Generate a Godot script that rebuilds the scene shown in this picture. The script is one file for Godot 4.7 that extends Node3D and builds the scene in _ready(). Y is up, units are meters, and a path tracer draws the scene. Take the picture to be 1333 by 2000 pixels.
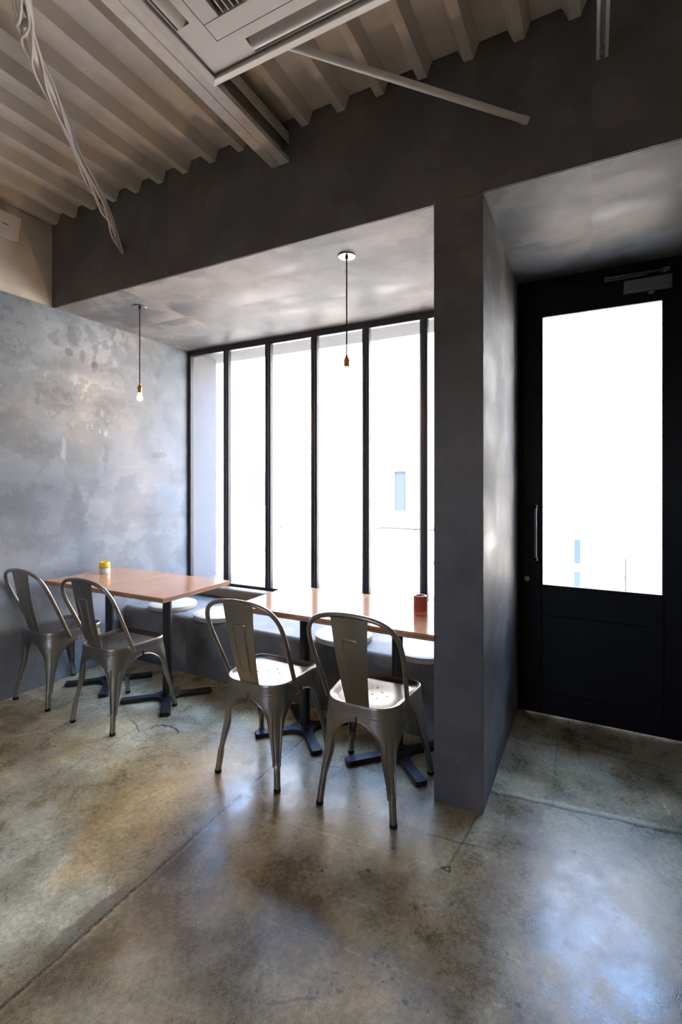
extends Node3D

# ------------------------------------------------------------------ sizes of the place (metres)
const XL := -3.29        # left wall
const ZB := -2.043       # face of the deep lintel and of the pillar
const ZW := -3.29        # window frame
const ZD := -3.09        # door
const ZO := -3.77        # outer face of the facade
const SOF := 2.573       # soffit
const DECK := 3.135      # underside of the ribs
const XP1 := -0.607      # pillar
const XP2 := -0.398
const XR := 2.4          # right wall
const ZK := 3.6          # back wall

var M := {}
var used := {}


# ================================================================== mesh builder
class MB:
	var v := PackedVector3Array()
	var f := PackedInt32Array()
	var uv := PackedVector2Array()

	func orient(start: int) -> void:
		var vol := 0.0
		var c := v[f[start]]
		for i in range(start, f.size(), 3):
			vol += (v[f[i]] - c).dot((v[f[i + 1]] - c).cross(v[f[i + 2]] - c))
		if vol > 0.0:
			flip(start)

	func flip(start: int) -> void:
		for i in range(start, f.size(), 3):
			var t := f[i + 1]
			f[i + 1] = f[i + 2]
			f[i + 2] = t

	func tri(a: int, b: int, c: int) -> void:
		f.append(a); f.append(b); f.append(c)

	func quad(a: int, b: int, c: int, d: int) -> void:
		tri(a, b, c); tri(a, c, d)

	# box with chamfered edges
	func box(c: Vector3, s: Vector3, bev := 0.0, bs := Basis()) -> MB:
		var h := s / 2.0
		var st := f.size()
		var o := v.size()
		if bev <= 0.0:
			for i in 8:
				v.append(c + bs * Vector3(h.x if i & 1 else -h.x, h.y if i & 2 else -h.y, h.z if i & 4 else -h.z))
			for q in [[0, 1, 3, 2], [4, 6, 7, 5], [0, 4, 5, 1], [2, 3, 7, 6], [0, 2, 6, 4], [1, 5, 7, 3]]:
				quad(o + q[0], o + q[1], o + q[2], o + q[3])
			orient(st)
			return self
		bev = minf(bev, minf(h.x, minf(h.y, h.z)) * 0.99)
		# 24 vertices: for each corner one on each of its three faces
		for i in 8:
			var sg := Vector3(1 if i & 1 else -1, 1 if i & 2 else -1, 1 if i & 4 else -1)
			for k in 3:
				var p := Vector3(h.x - bev, h.y - bev, h.z - bev)
				p[k] = h[k]
				v.append(c + bs * (p * sg))
		var id := func(i: int, k: int) -> int: return o + i * 3 + k
		for k in 3:
			var a := 1 << ((k + 1) % 3)
			var b := 1 << ((k + 2) % 3)
			var base := 1 << k
			quad(id.call(base, k), id.call(base | a, k), id.call(base | a | b, k), id.call(base | b, k))
			quad(id.call(0, k), id.call(b, k), id.call(a | b, k), id.call(a, k))
			# edges along axis k, between faces a and b
			var ka := (k + 1) % 3
			var kb := (k + 2) % 3
			for m in 4:
				var e := (a if m & 1 else 0) | (b if m & 2 else 0)
				var q := [id.call(e, ka), id.call(e | base, ka), id.call(e | base, kb), id.call(e, kb)]
				if m == 0 or m == 3:
					quad(q[0], q[3], q[2], q[1])
				else:
					quad(q[0], q[1], q[2], q[3])
		for i in 8:
			var par := (i & 1) ^ ((i >> 1) & 1) ^ ((i >> 2) & 1)
			if par:
				tri(id.call(i, 0), id.call(i, 1), id.call(i, 2))
			else:
				tri(id.call(i, 0), id.call(i, 2), id.call(i, 1))
		orient(st)
		return self

	# loft through rows of equal length
	func loft(rows: Array, closed_u := false, cap := false, out_from = null) -> MB:
		var st := f.size()
		var o := v.size()
		var n: int = rows[0].size()
		for r in rows:
			for p in r:
				v.append(p)
		var nu := n if closed_u else n - 1
		for i in rows.size() - 1:
			for j in nu:
				var a := o + i * n + j
				var b := o + i * n + (j + 1) % n
				quad(a, b, b + n, a + n)
		if cap:
			for e in [0, rows.size() - 1]:
				var m := Vector3.ZERO
				for p in rows[e]:
					m += p
				var ci := v.size()
				v.append(m / n)
				for j in n:
					var a2: int = o + e * n + j
					var b2: int = o + e * n + (j + 1) % n
					if e == 0:
						tri(ci, b2, a2)
					else:
						tri(ci, a2, b2)
			orient(st)
		elif out_from != null:
			var s := 0.0
			for i in range(st, f.size(), 3):
				var p0 := v[f[i]]
				s += (v[f[i + 1]] - p0).cross(v[f[i + 2]] - p0).dot(p0 - (out_from as Vector3))
			if s > 0.0:
				flip(st)
		else:
			orient(st)
		return self

	func tube(path: Array, r, sides := 10, cap := true) -> MB:
		var rows := []
		var up := Vector3.ZERO
		for i in path.size():
			var d: Vector3 = (path[mini(i + 1, path.size() - 1)] - path[maxi(i - 1, 0)]).normalized()
			if up == Vector3.ZERO:
				up = Vector3.UP if absf(d.y) < 0.9 else Vector3.RIGHT
			var a := d.cross(up).normalized()
			up = a.cross(d).normalized()
			var rr: float = r if r is float else r[i]
			var row := []
			for k in sides:
				var t := TAU * k / sides
				row.append(path[i] + (a * cos(t) + up * sin(t)) * rr)
			rows.append(row)
		return loft(rows, true, cap)

	func lathe(c: Vector3, prof: Array, sides := 24, bs := Basis()) -> MB:
		var rows := []
		for p in prof:
			var row := []
			for k in sides:
				var t := TAU * k / sides
				row.append(c + bs * Vector3(cos(t) * p.x, p.y, sin(t) * p.x))
			rows.append(row)
		return loft(rows, true, true)

	# flat polygon (x, z) lofted through [inset, y] rings
	func prism(poly: PackedVector2Array, rings: Array, xf := Transform3D()) -> MB:
		var st := f.size()
		var n := poly.size()
		var o := v.size()
		var nr := []
		for i in n:
			var d := (poly[(i + 1) % n] - poly[(i + n - 1) % n]).normalized()
			nr.append(Vector2(-d.y, d.x))
		var area := 0.0
		for i in n:
			area += poly[i].cross(poly[(i + 1) % n])
		var sg := 1.0 if area > 0 else -1.0
		for r in rings:
			for i in n:
				var q: Vector2 = poly[i] + nr[i] * sg * r.x
				v.append(xf * Vector3(q.x, r.y, q.y))
		for k in rings.size() - 1:
			for i in n:
				var a := o + k * n + i
				var b := o + k * n + (i + 1) % n
				quad(a, b, b + n, a + n)
		var t := Geometry2D.triangulate_polygon(poly)
		var top := o + (rings.size() - 1) * n
		# side winding decides the caps
		for i in range(0, t.size(), 3):
			var p0 := poly[t[i]]
			var ccw := (poly[t[i + 1]] - p0).cross(poly[t[i + 2]] - p0) * sg > 0
			if ccw:
				tri(top + t[i], top + t[i + 1], top + t[i + 2])
				tri(o + t[i], o + t[i + 2], o + t[i + 1])
			else:
				tri(top + t[i], top + t[i + 2], top + t[i + 1])
				tri(o + t[i], o + t[i + 1], o + t[i + 2])
		orient(st)
		return self

	func mesh(crease := 35.0) -> ArrayMesh:
		var nf := f.size() / 3
		var fn := PackedVector3Array()
		fn.resize(nf)
		var at := []
		at.resize(v.size())
		for i in v.size():
			at[i] = PackedInt32Array()
		for i in nf:
			var a := v[f[i * 3]]
			fn[i] = -(v[f[i * 3 + 1]] - a).cross(v[f[i * 3 + 2]] - a)
			for k in 3:
				at[f[i * 3 + k]].append(i)
		var cc := cos(deg_to_rad(crease))
		var ov := PackedVector3Array()
		var on := PackedVector3Array()
		var ou := PackedVector2Array()
		var has_uv := uv.size() == v.size()
		for i in nf:
			if fn[i].length_squared() < 1e-20:
				continue
			var u := fn[i].normalized()
			for k in 3:
				var id := f[i * 3 + k]
				var s := Vector3.ZERO
				for j in at[id]:
					if fn[j].length_squared() > 1e-20 and fn[j].normalized().dot(u) >= cc:
						s += fn[j]
				ov.append(v[id])
				on.append(s.normalized())
				if has_uv:
					ou.append(uv[id])
		var arr := []
		arr.resize(Mesh.ARRAY_MAX)
		arr[Mesh.ARRAY_VERTEX] = ov
		arr[Mesh.ARRAY_NORMAL] = on
		if has_uv:
			arr[Mesh.ARRAY_TEX_UV] = ou
		var m := ArrayMesh.new()
		m.add_surface_from_arrays(Mesh.PRIMITIVE_TRIANGLES, arr)
		return m


# ================================================================== scene helpers
func numbered(called: String) -> String:
	var n: int = used.get(called, -1) + 1
	used[called] = n
	return called if n == 0 else "%s_%03d" % [called, n]


func part(called: String, m: Mesh, mat: Material, parent: Node, at := Vector3.ZERO) -> MeshInstance3D:
	var o := MeshInstance3D.new()
	o.name = called
	o.mesh = m
	o.material_override = null
	for i in m.get_surface_count():
		o.set_surface_override_material(i, mat)
	o.position = at
	parent.add_child(o, true)
	return o


func thing(called: String, label: String, category: String, at := Vector3.ZERO, turn := 0.0, group := "") -> Node3D:
	var o := Node3D.new()
	o.name = numbered(called)
	add_child(o)
	o.position = at
	o.rotation.y = turn
	o.set_meta("label", label)
	o.set_meta("category", category)
	if group:
		o.set_meta("group", group)
	return o


func struct(called: String, m: Mesh, mat: Material, label: String, category: String) -> MeshInstance3D:
	var o := part(called, m, mat, self)
	mark(o, label, category)
	return o


func mark(o: Node, label: String, category: String) -> void:
	o.set_meta("kind", "structure")
	o.set_meta("label", label)
	o.set_meta("category", category)


func copy_of(src: Node3D, called: String, label: String, at: Vector3, turn := 0.0) -> Node3D:
	var c: Node3D = src.duplicate()
	c.name = numbered(called)
	add_child(c)
	c.position = at
	c.rotation.y = turn
	c.set_meta("label", label)
	return c


func smooth_path(pts: Array, per := 8) -> Array:
	var out := []
	for i in pts.size() - 1:
		var p0: Vector3 = pts[maxi(i - 1, 0)]
		var p1: Vector3 = pts[i]
		var p2: Vector3 = pts[i + 1]
		var p3: Vector3 = pts[mini(i + 2, pts.size() - 1)]
		for k in per:
			out.append(p1.cubic_interpolate(p2, p0, p3, float(k) / per))
	out.append(pts[-1])
	return out


func sstep(a: float, b: float, x: float) -> float:
	var t := clampf((x - a) / (b - a), 0.0, 1.0)
	return t * t * (3.0 - 2.0 * t)


# ================================================================== textures
func noise_bytes(w: int, h: int, freq: float, sd: int, oct := 4, warp := 0.0, type := FastNoiseLite.TYPE_SIMPLEX_SMOOTH, stretch := Vector2.ONE) -> PackedByteArray:
	var n := FastNoiseLite.new()
	n.seed = sd
	n.noise_type = type
	n.frequency = freq
	n.fractal_type = FastNoiseLite.FRACTAL_FBM
	n.fractal_octaves = oct
	if warp > 0.0:
		n.domain_warp_enabled = true
		n.domain_warp_amplitude = warp
		n.domain_warp_frequency = freq * 1.3
	var im := n.get_image(int(w / stretch.x), int(h / stretch.y))
	if stretch != Vector2.ONE:
		im.resize(w, h, Image.INTERPOLATE_CUBIC)
	im.convert(Image.FORMAT_L8)
	return im.get_data()


func tex_rgb(w: int, h: int, d: PackedByteArray) -> ImageTexture:
	return ImageTexture.create_from_image(Image.create_from_data(w, h, false, Image.FORMAT_RGB8, d))


func tex_l(w: int, h: int, d: PackedByteArray) -> ImageTexture:
	return ImageTexture.create_from_image(Image.create_from_data(w, h, false, Image.FORMAT_L8, d))


# brushed and trowelled grey plaster paint; marks are [x, y, rx, ry, strength, ragged] in pixels
func plaster(w: int, sd: int, base: Color, marks := [], blotch := 1.0) -> Array:
	var a := noise_bytes(w, w, 2.3 / w, sd, 4, w * 0.12)
	var b := noise_bytes(w, w, 6.0 / w, sd + 1, 5, w * 0.06)
	var c := noise_bytes(w, w, 0.12, sd + 2, 3)
	var s := noise_bytes(w, w, 9.0 / w, sd + 3, 4, w * 0.02, FastNoiseLite.TYPE_SIMPLEX_SMOOTH, Vector2(5, 1))
	var rag := noise_bytes(w, w, 22.0 / w, sd + 4, 4)
	var lum := PackedFloat32Array()
	lum.resize(w * w)
	for i in w * w:
		var n1 := a[i] / 255.0
		var n2 := b[i] / 255.0
		var l := 1.0 + blotch * ((n1 - 0.5) * 0.34 + sstep(0.52, 0.6, n2) * 0.12 - sstep(0.5, 0.38, n2) * 0.08 + (s[i] / 255.0 - 0.5) * 0.26)
		lum[i] = l + (c[i] / 255.0 - 0.5) * 0.05
	for m in marks:
		var x0 := maxi(0, int(m[0] - m[2] * 1.7))
		var x1 := mini(w - 1, int(m[0] + m[2] * 1.7))
		var y0 := maxi(0, int(m[1] - m[3] * 1.7))
		var y1 := mini(w - 1, int(m[1] + m[3] * 1.7))
		for y in range(y0, y1 + 1):
			for x in range(x0, x1 + 1):
				var dx: float = (x - m[0]) / m[2]
				var dy: float = (y - m[1]) / m[3]
				var i := y * w + x
				var r: float = sqrt(dx * dx + dy * dy) + (rag[i] / 255.0 - 0.5) * m[5] * 1.7 + (b[i] / 255.0 - 0.5) * m[5] * 1.2
				if r < 1.0:
					lum[i] += m[4] * sstep(1.0, 0.8, r) * (0.55 + 0.6 * s[i] / 255.0)
	var out := PackedByteArray()
	out.resize(w * w * 3)
	var ro := PackedByteArray()
	ro.resize(w * w)
	for i in w * w:
		var l := lum[i]
		var tint := (a[i] / 255.0 - 0.5) * 0.10
		out[i * 3] = clampi(int(base.r8 * l * (1.0 + tint)), 0, 255)
		out[i * 3 + 1] = clampi(int(base.g8 * l), 0, 255)
		out[i * 3 + 2] = clampi(int(base.b8 * l * (1.0 - tint * 0.8)), 0, 255)
		ro[i] = clampi(int(255.0 * (0.60 + (s[i] / 255.0 - 0.5) * 0.26 + (b[i] / 255.0 - 0.5) * 0.24)), 40, 255)
	return [tex_rgb(w, w, out), tex_l(w, w, ro)]


const FX0 := -3.4
const FZ0 := -3.85
const FS := 4.1

func floor_maps(w: int) -> Array:
	var a := noise_bytes(w, w, 4.0 / w, 11, 4, w * 0.06)
	var b := noise_bytes(w, w, 11.0 / w, 12, 5, w * 0.03)
	var c := noise_bytes(w, w, 0.09, 13, 4)
	var d := noise_bytes(w, w, 7.0 / w, 14, 5, w * 0.05, FastNoiseLite.TYPE_SIMPLEX_SMOOTH, Vector2(1, 3))
	var e := noise_bytes(w, w, 30.0 / w, 15, 4, w * 0.01)
	var g := noise_bytes(w, w, 16.0 / w, 17, 3, w * 0.02, FastNoiseLite.TYPE_SIMPLEX_SMOOTH, Vector2(4, 1))
	var fine := noise_bytes(w, w, 0.31, 18, 2)
	var col := PackedFloat32Array()
	col.resize(w * w * 3)
	var hgt := PackedFloat32Array()
	hgt.resize(w * w)
	var warm := Color8(202, 179, 132)
	var cool := Color8(188, 182, 155)
	var ochre := Color8(190, 150, 90)
	var brown := Color8(136, 116, 82)
	var pale := Color8(216, 206, 178)
	for y in w:
		var z := FZ0 + FS * (y + 0.5) / w
		for x in w:
			var i := y * w + x
			var X := FX0 + FS * (x + 0.5) / w
			var n1 := a[i] / 255.0
			var n2 := b[i] / 255.0
			var n3 := c[i] / 255.0
			var n4 := d[i] / 255.0
			var n5 := e[i] / 255.0
			var n6 := g[i] / 255.0
			var n7 := fine[i] / 255.0
			var left := sstep(-1.33, -1.41, X + (n5 - 0.5) * 0.05)        # older slab left of the joint
			var t := clampf(0.5 + (n1 - 0.5) * 1.9 + (n4 - 0.5) * 0.7, 0.0, 1.0)
			var far := sstep(-1.9, -2.5, X + (n1 - 0.5) * 1.1)            # the grey patches by the left wall
			t = clampf(t + far * 0.45 - left * (1.0 - far) * 0.12, 0.0, 1.0)
			var cr := lerpf(warm.r, cool.r, t)
			var cg := lerpf(warm.g, cool.g, t)
			var cb := lerpf(warm.b, cool.b, t)
			var k := sstep(0.56, 0.66, n2) * 0.55 * left
			cr = lerpf(cr, pale.r, k); cg = lerpf(cg, pale.g, k); cb = lerpf(cb, pale.b, k)
			# ochre runs, mostly on the old slab
			k = sstep(0.5, 0.68, n4 * 0.6 + (1.0 - n1) * 0.4) * (0.65 * left * (1.0 - far * 0.7) + 0.3 * (1.0 - left))
			cr = lerpf(cr, ochre.r, k); cg = lerpf(cg, ochre.g, k); cb = lerpf(cb, ochre.b, k)
			# brown stains
			k = sstep(0.36, 0.80, (1.0 - n2) * 0.6 + (1.0 - n4) * 0.3 + n5 * 0.1) * lerpf(0.8, 0.36, left) + (1.0 - left) * 0.24
			k += sstep(0.55, 0.62, n5 * 0.5 + n2 * 0.5) * far * sstep(-2.4, -2.9, X) * 0.7
			k = clampf(k, 0.0, 0.9)
			cr = lerpf(cr, brown.r, k); cg = lerpf(cg, brown.g, k); cb = lerpf(cb, brown.b, k)
			var l := 1.0 + (n3 - 0.5) * 0.28 + (n6 - 0.5) * 0.16 + (n5 - 0.5) * 0.18 + (n4 - 0.5) * 0.30 + (n7 - 0.5) * 0.26 + (n1 - 0.5) * 0.16 + (n2 - 0.5) * 0.16 - 0.28 * sstep(0.74, 0.84, n7 * 0.6 + n5 * 0.4)
			var h := 0.5 + (n3 - 0.5) * 0.06 + (n6 - 0.5) * 0.10 + (n7 - 0.5) * 0.30
			# joint of the slab and the sill line by the door
			var jd := absf(X + 1.37 + (n5 - 0.5) * 0.012 + (n3 - 0.5) * 0.006)
			if jd < 0.03:
				l -= sstep(0.008, 0.002, jd) * 0.4 * sstep(0.3, 0.7, n5) + sstep(0.004, 0.001, jd) * 0.30
				h -= sstep(0.012, 0.0, jd) * 0.12
				if X > -1.365:
					l += sstep(0.022, 0.012, jd) * sstep(0.006, 0.012, jd) * 0.16
			var jb := X + 1.40 + (n5 - 0.5) * 0.04
			if absf(jb) < 0.05:
				l -= sstep(0.035, 0.022, absf(jb)) * 0.30 * sstep(0.35, 0.6, n3 * 0.4 + n2 * 0.6)
			if X > -0.6:
				var zl := -2.21 - (X + 0.374) * 0.11
				var sd := z - zl + (n5 - 0.5) * 0.014 + (n3 - 0.5) * 0.008
				if absf(sd) < 0.06:
					l -= sstep(0.010, 0.002, absf(sd)) * 0.4
					h -= sstep(0.014, 0.0, absf(sd)) * 0.2
					l += sstep(0.012, 0.02, -sd) * sstep(0.045, 0.03, -sd) * 0.18
			col[i * 3] = cr * l
			col[i * 3 + 1] = cg * l
			col[i * 3 + 2] = cb * l
			hgt[i] = h
	# spots, chips, scratches
	var rng := RandomNumberGenerator.new()
	rng.seed = 77
	var px := w / FS
	var spots := []
	var clusters := [[-0.40, -1.37, 0.22, 70, 0.008], [-0.10, -1.5, 0.2, 46, 0.007], [-0.22, -1.67, 0.28, 50, 0.007], [0.03, -1.42, 0.14, 30, 0.009], [-0.9, -1.9, 0.3, 55, 0.006], [-0.73, -1.55, 0.22, 44, 0.007], [-0.62, -1.2, 0.22, 80, 0.008], [-2.95, -1.6, 0.2, 40, 0.012], [-2.6, -1.75, 0.25, 40, 0.010], [-1.0, -2.15, 0.3, 30, 0.007], [-1.8, -1.3, 0.6, 30, 0.004], [-2.0, -1.9, 0.6, 40, 0.004], [-0.2, -2.6, 0.3, 50, 0.008], [-0.9, -1.2, 0.5, 60, 0.005], [-0.05, -1.9, 0.2, 26, 0.011], [-0.75, -1.85, 0.15, 14, 0.014]]
	for cl in clusters:
		for k in int(cl[3] * 0.55):
			var an := rng.randf() * TAU
			var rr: float = cl[2] * sqrt(rng.randf()) * (0.4 + rng.randf())
			spots.append([cl[0] + cos(an) * rr, cl[1] + sin(an) * rr, cl[4] * (0.22 + 1.0 * rng.randf() * rng.randf()), -0.45 - 0.25 * rng.randf()])
	for k in 420:
		spots.append([rng.randf_range(-3.2, 0.6), rng.randf_range(-3.1, -0.6), 0.002 + 0.006 * pow(rng.randf(), 3.0), rng.randf_range(-0.5, 0.3)])
	for s in spots:
		var cx: float = (s[0] - FX0) * px
		var cy: float = (s[1] - FZ0) * px
		var r: float = s[2] * px
		var el := 0.6 + rng.randf() * 0.5
		for y in range(maxi(0, int(cy - r * 2)), mini(w - 1, int(cy + r * 2) + 1)):
			for x in range(maxi(0, int(cx - r * 2)), mini(w - 1, int(cx + r * 2) + 1)):
				var i := y * w + x
				var q := sqrt(pow((x - cx) / r, 2.0) + pow((y - cy) / (r * el), 2.0)) + (e[i] / 255.0 - 0.5) * 2.6 + (c[i] / 255.0 - 0.5) * 1.6
				if q < 1.0:
					var kk: float = 1.0 + s[3] * 0.6 * sstep(1.0, 0.1, q)
					col[i * 3] *= kk; col[i * 3 + 1] *= kk; col[i * 3 + 2] *= kk
					hgt[i] += s[3] * 0.25 * sstep(1.0, 0.6, q)
	# thin scratches and hairline cracks: [x0, z0, x1, z1, width, strength, wobble]
	var lines := [[-1.2, -1.62, -0.45, -1.70, 0.003, 0.12, 0.006], [-1.1, -1.38, -0.3, -1.47, 0.003, 0.12, 0.006], [-0.9, -1.24, -0.1, -1.33, 0.003, 0.12, 0.006], [-1.0, -1.80, -0.3, -1.86, 0.003, -0.25, 0.01], [-0.42, -2.02, -0.452, -1.74, 0.003, -0.25, 0.003], [-2.5, -1.99, -2.22, -1.86, 0.003, -0.3, 0.01], [-2.22, -1.86, -2.15, -1.97, 0.003, -0.2, 0.01], [-2.9, -1.55, -2.2, -1.64, 0.003, -0.15, 0.02], [-1.82, -2.1, -1.80, -0.8, 0.003, -0.08, 0.006], [-1.3, -2.08, -0.75, -2.0, 0.003, -0.2, 0.03], [-0.475, -1.695, -0.452, -1.715, 0.003, -0.5, 0.0], [-0.452, -1.715, -0.445, -1.692, 0.003, -0.5, 0.0], [-0.445, -1.692, -0.475, -1.695, 0.003, -0.5, 0.0], [-0.38, -2.75, 0.6, -2.8, 0.004, -0.3, 0.02], [-0.15, -2.25, -0.17, -3.0, 0.003, -0.12, 0.004], [-2.3, -2.5, -2.2, -0.9, 0.003, -0.12, 0.03]]
	for k in 60:
		var sx := rng.randf_range(-3.0, 0.3)
		var sz := rng.randf_range(-2.5, -0.7)
		var an2 := rng.randf() * TAU
		var le := rng.randf_range(0.04, 0.2)
		lines.append([sx, sz, sx + cos(an2) * le, sz + sin(an2) * le * 0.5, 0.002, rng.randf_range(-0.14, 0.16), 0.003])
	var arcs := [[-2.1, -1.93, 0.09, 0.045, 2.6, 6.2], [-1.99, -1.73, 0.075, 0.05, 3.0, 6.9]]
	for ar in arcs:
		for k in 16:
			var t0 := lerpf(ar[4], ar[5], k / 16.0)
			var t1 := lerpf(ar[4], ar[5], (k + 1) / 16.0)
			lines.append([ar[0] + cos(t0) * ar[2], ar[1] + sin(t0) * ar[3], ar[0] + cos(t1) * ar[2], ar[1] + sin(t1) * ar[3], 0.004, -0.45, 0.0])
	for ln in lines:
		var p0 := Vector2((ln[0] - FX0) * px, (ln[1] - FZ0) * px)
		var p1 := Vector2((ln[2] - FX0) * px, (ln[3] - FZ0) * px)
		var steps := int(p0.distance_to(p1) * 1.5) + 2
		var wd: float = maxf(0.6, ln[4] * px * 0.5)
		var hit := {}
		for k in steps:
			var t := float(k) / (steps - 1)
			var p := p0.lerp(p1, t)
			p += (p1 - p0).orthogonal().normalized() * ln[6] * px * (sin(t * 9.0 + ln[0] * 7.0) + 0.5 * sin(t * 31.0 + ln[1] * 11.0)) * 0.5
			for yy in range(int(p.y - wd), int(p.y + wd) + 2):
				for xx in range(int(p.x - wd), int(p.x + wd) + 2):
					if xx < 0 or yy < 0 or xx >= w or yy >= w:
						continue
					var i := yy * w + xx
					if hit.has(i):
						continue
					hit[i] = true
					var kk: float = 1.0 + ln[5] * sstep(0.35, 0.6, c[i] / 510.0 + b[i] / 510.0) * 1.2
					col[i * 3] *= kk; col[i * 3 + 1] *= kk; col[i * 3 + 2] *= kk
					hgt[i] += ln[5] * 0.3
	var out := PackedByteArray()
	out.resize(w * w * 3)
	var ro := PackedByteArray()
	ro.resize(w * w)
	var hh := PackedByteArray()
	hh.resize(w * w)
	for i in w * w:
		for q in 3:
			out[i * 3 + q] = clampi(int(col[i * 3 + q] * 255.0), 0, 255)
		var r := 0.325 + (fine[i] / 255.0 - 0.5) * 0.16 + (b[i] / 255.0 - 0.5) * 0.12 + (c[i] / 255.0 - 0.5) * 0.10 + (d[i] / 255.0 - 0.5) * 0.16 + (e[i] / 255.0 - 0.5) * 0.16
		ro[i] = clampi(int(255.0 * r), 30, 255)
		hh[i] = clampi(int(255.0 * hgt[i]), 0, 255)
	return [tex_rgb(w, w, out), tex_l(w, w, ro), tex_l(w, w, hh)]


# fine sand and hair scratches of the concrete
func speckle(w: int) -> ImageTexture:
	var n := FastNoiseLite.new()
	n.seed = 301
	n.frequency = 0.22
	n.fractal_octaves = 4
	var a := n.get_seamless_image(w, w)
	a.convert(Image.FORMAT_L8)
	n.seed = 302
	n.frequency = 0.02
	var b := n.get_seamless_image(w, w)
	b.convert(Image.FORMAT_L8)
	var da := a.get_data()
	var db := b.get_data()
	var out := PackedByteArray()
	out.resize(w * w * 3)
	for i in w * w:
		var x := da[i] / 255.0
		var y := db[i] / 255.0
		var l := 0.95 + (x - 0.5) * 0.24 + (y - 0.5) * 0.08
		l -= 0.22 * sstep(0.76, 0.88, x * 0.75 + y * 0.25)
		l += 0.10 * sstep(0.30, 0.20, x)
		for q in 3:
			out[i * 3 + q] = clampi(int(255.0 * l), 0, 255)
	return tex_rgb(w, w, out)


func grain_map(w: int, base: Color, sd: int) -> ImageTexture:
	var a := noise_bytes(w, w, 0.05, sd, 4, 6.0, FastNoiseLite.TYPE_SIMPLEX_SMOOTH, Vector2(1, 16))
	var b := noise_bytes(w, w, 3.0 / w, sd + 1, 3, 20.0, FastNoiseLite.TYPE_SIMPLEX_SMOOTH, Vector2(1, 4))
	var out := PackedByteArray()
	out.resize(w * w * 3)
	for i in w * w:
		var l := 1.0 + (a[i] / 255.0 - 0.5) * 0.03 + (b[i] / 255.0 - 0.5) * 0.04
		out[i * 3] = clampi(int(base.r8 * l), 0, 255)
		out[i * 3 + 1] = clampi(int(base.g8 * l * l), 0, 255)
		out[i * 3 + 2] = clampi(int(base.b8 * l * l), 0, 255)
	return tex_rgb(w, w, out)


func std(c: Color, rough := 0.6, metal := 0.0, spec := 0.5) -> StandardMaterial3D:
	var m := StandardMaterial3D.new()
	m.albedo_color = c
	m.roughness = rough
	m.metallic = metal
	m.metallic_specular = spec
	return m


func noisy(c: Color, rough: float, metal: float, amount: float, freq: float, scale: float, relief := 0.0) -> StandardMaterial3D:
	var m := std(Color.WHITE, rough, metal)
	var w := 256
	var n := FastNoiseLite.new()
	n.seed = int(c.r8 + c.g8 * 3 + c.b8 * 7)
	n.frequency = freq
	n.fractal_octaves = 4
	var src := n.get_seamless_image(w, w)
	src.convert(Image.FORMAT_L8)
	var d := src.get_data()
	var out := PackedByteArray()
	out.resize(w * w * 3)
	for i in w * w:
		var l := 1.0 + (d[i] / 255.0 - 0.5) * amount
		out[i * 3] = clampi(int(c.r8 * l), 0, 255)
		out[i * 3 + 1] = clampi(int(c.g8 * l), 0, 255)
		out[i * 3 + 2] = clampi(int(c.b8 * l), 0, 255)
	m.albedo_texture = tex_rgb(w, w, out)
	m.uv1_triplanar = true
	m.uv1_world_triplanar = true
	m.uv1_scale = Vector3.ONE * scale
	if relief > 0.0:
		m.heightmap_enabled = true
		m.heightmap_texture = tex_l(w, w, d)
		m.heightmap_scale = relief
	return m


func plaster_mat(maps: Array, size: float, uv := false) -> StandardMaterial3D:
	var m := std(Color.WHITE, 1.0, 0.0, 0.4)
	m.albedo_texture = maps[0]
	m.roughness_texture = maps[1]
	if not uv:
		m.uv1_triplanar = true
		m.uv1_world_triplanar = true
		m.uv1_triplanar_sharpness = 8.0
		m.uv1_scale = Vector3.ONE / size
	return m


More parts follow.
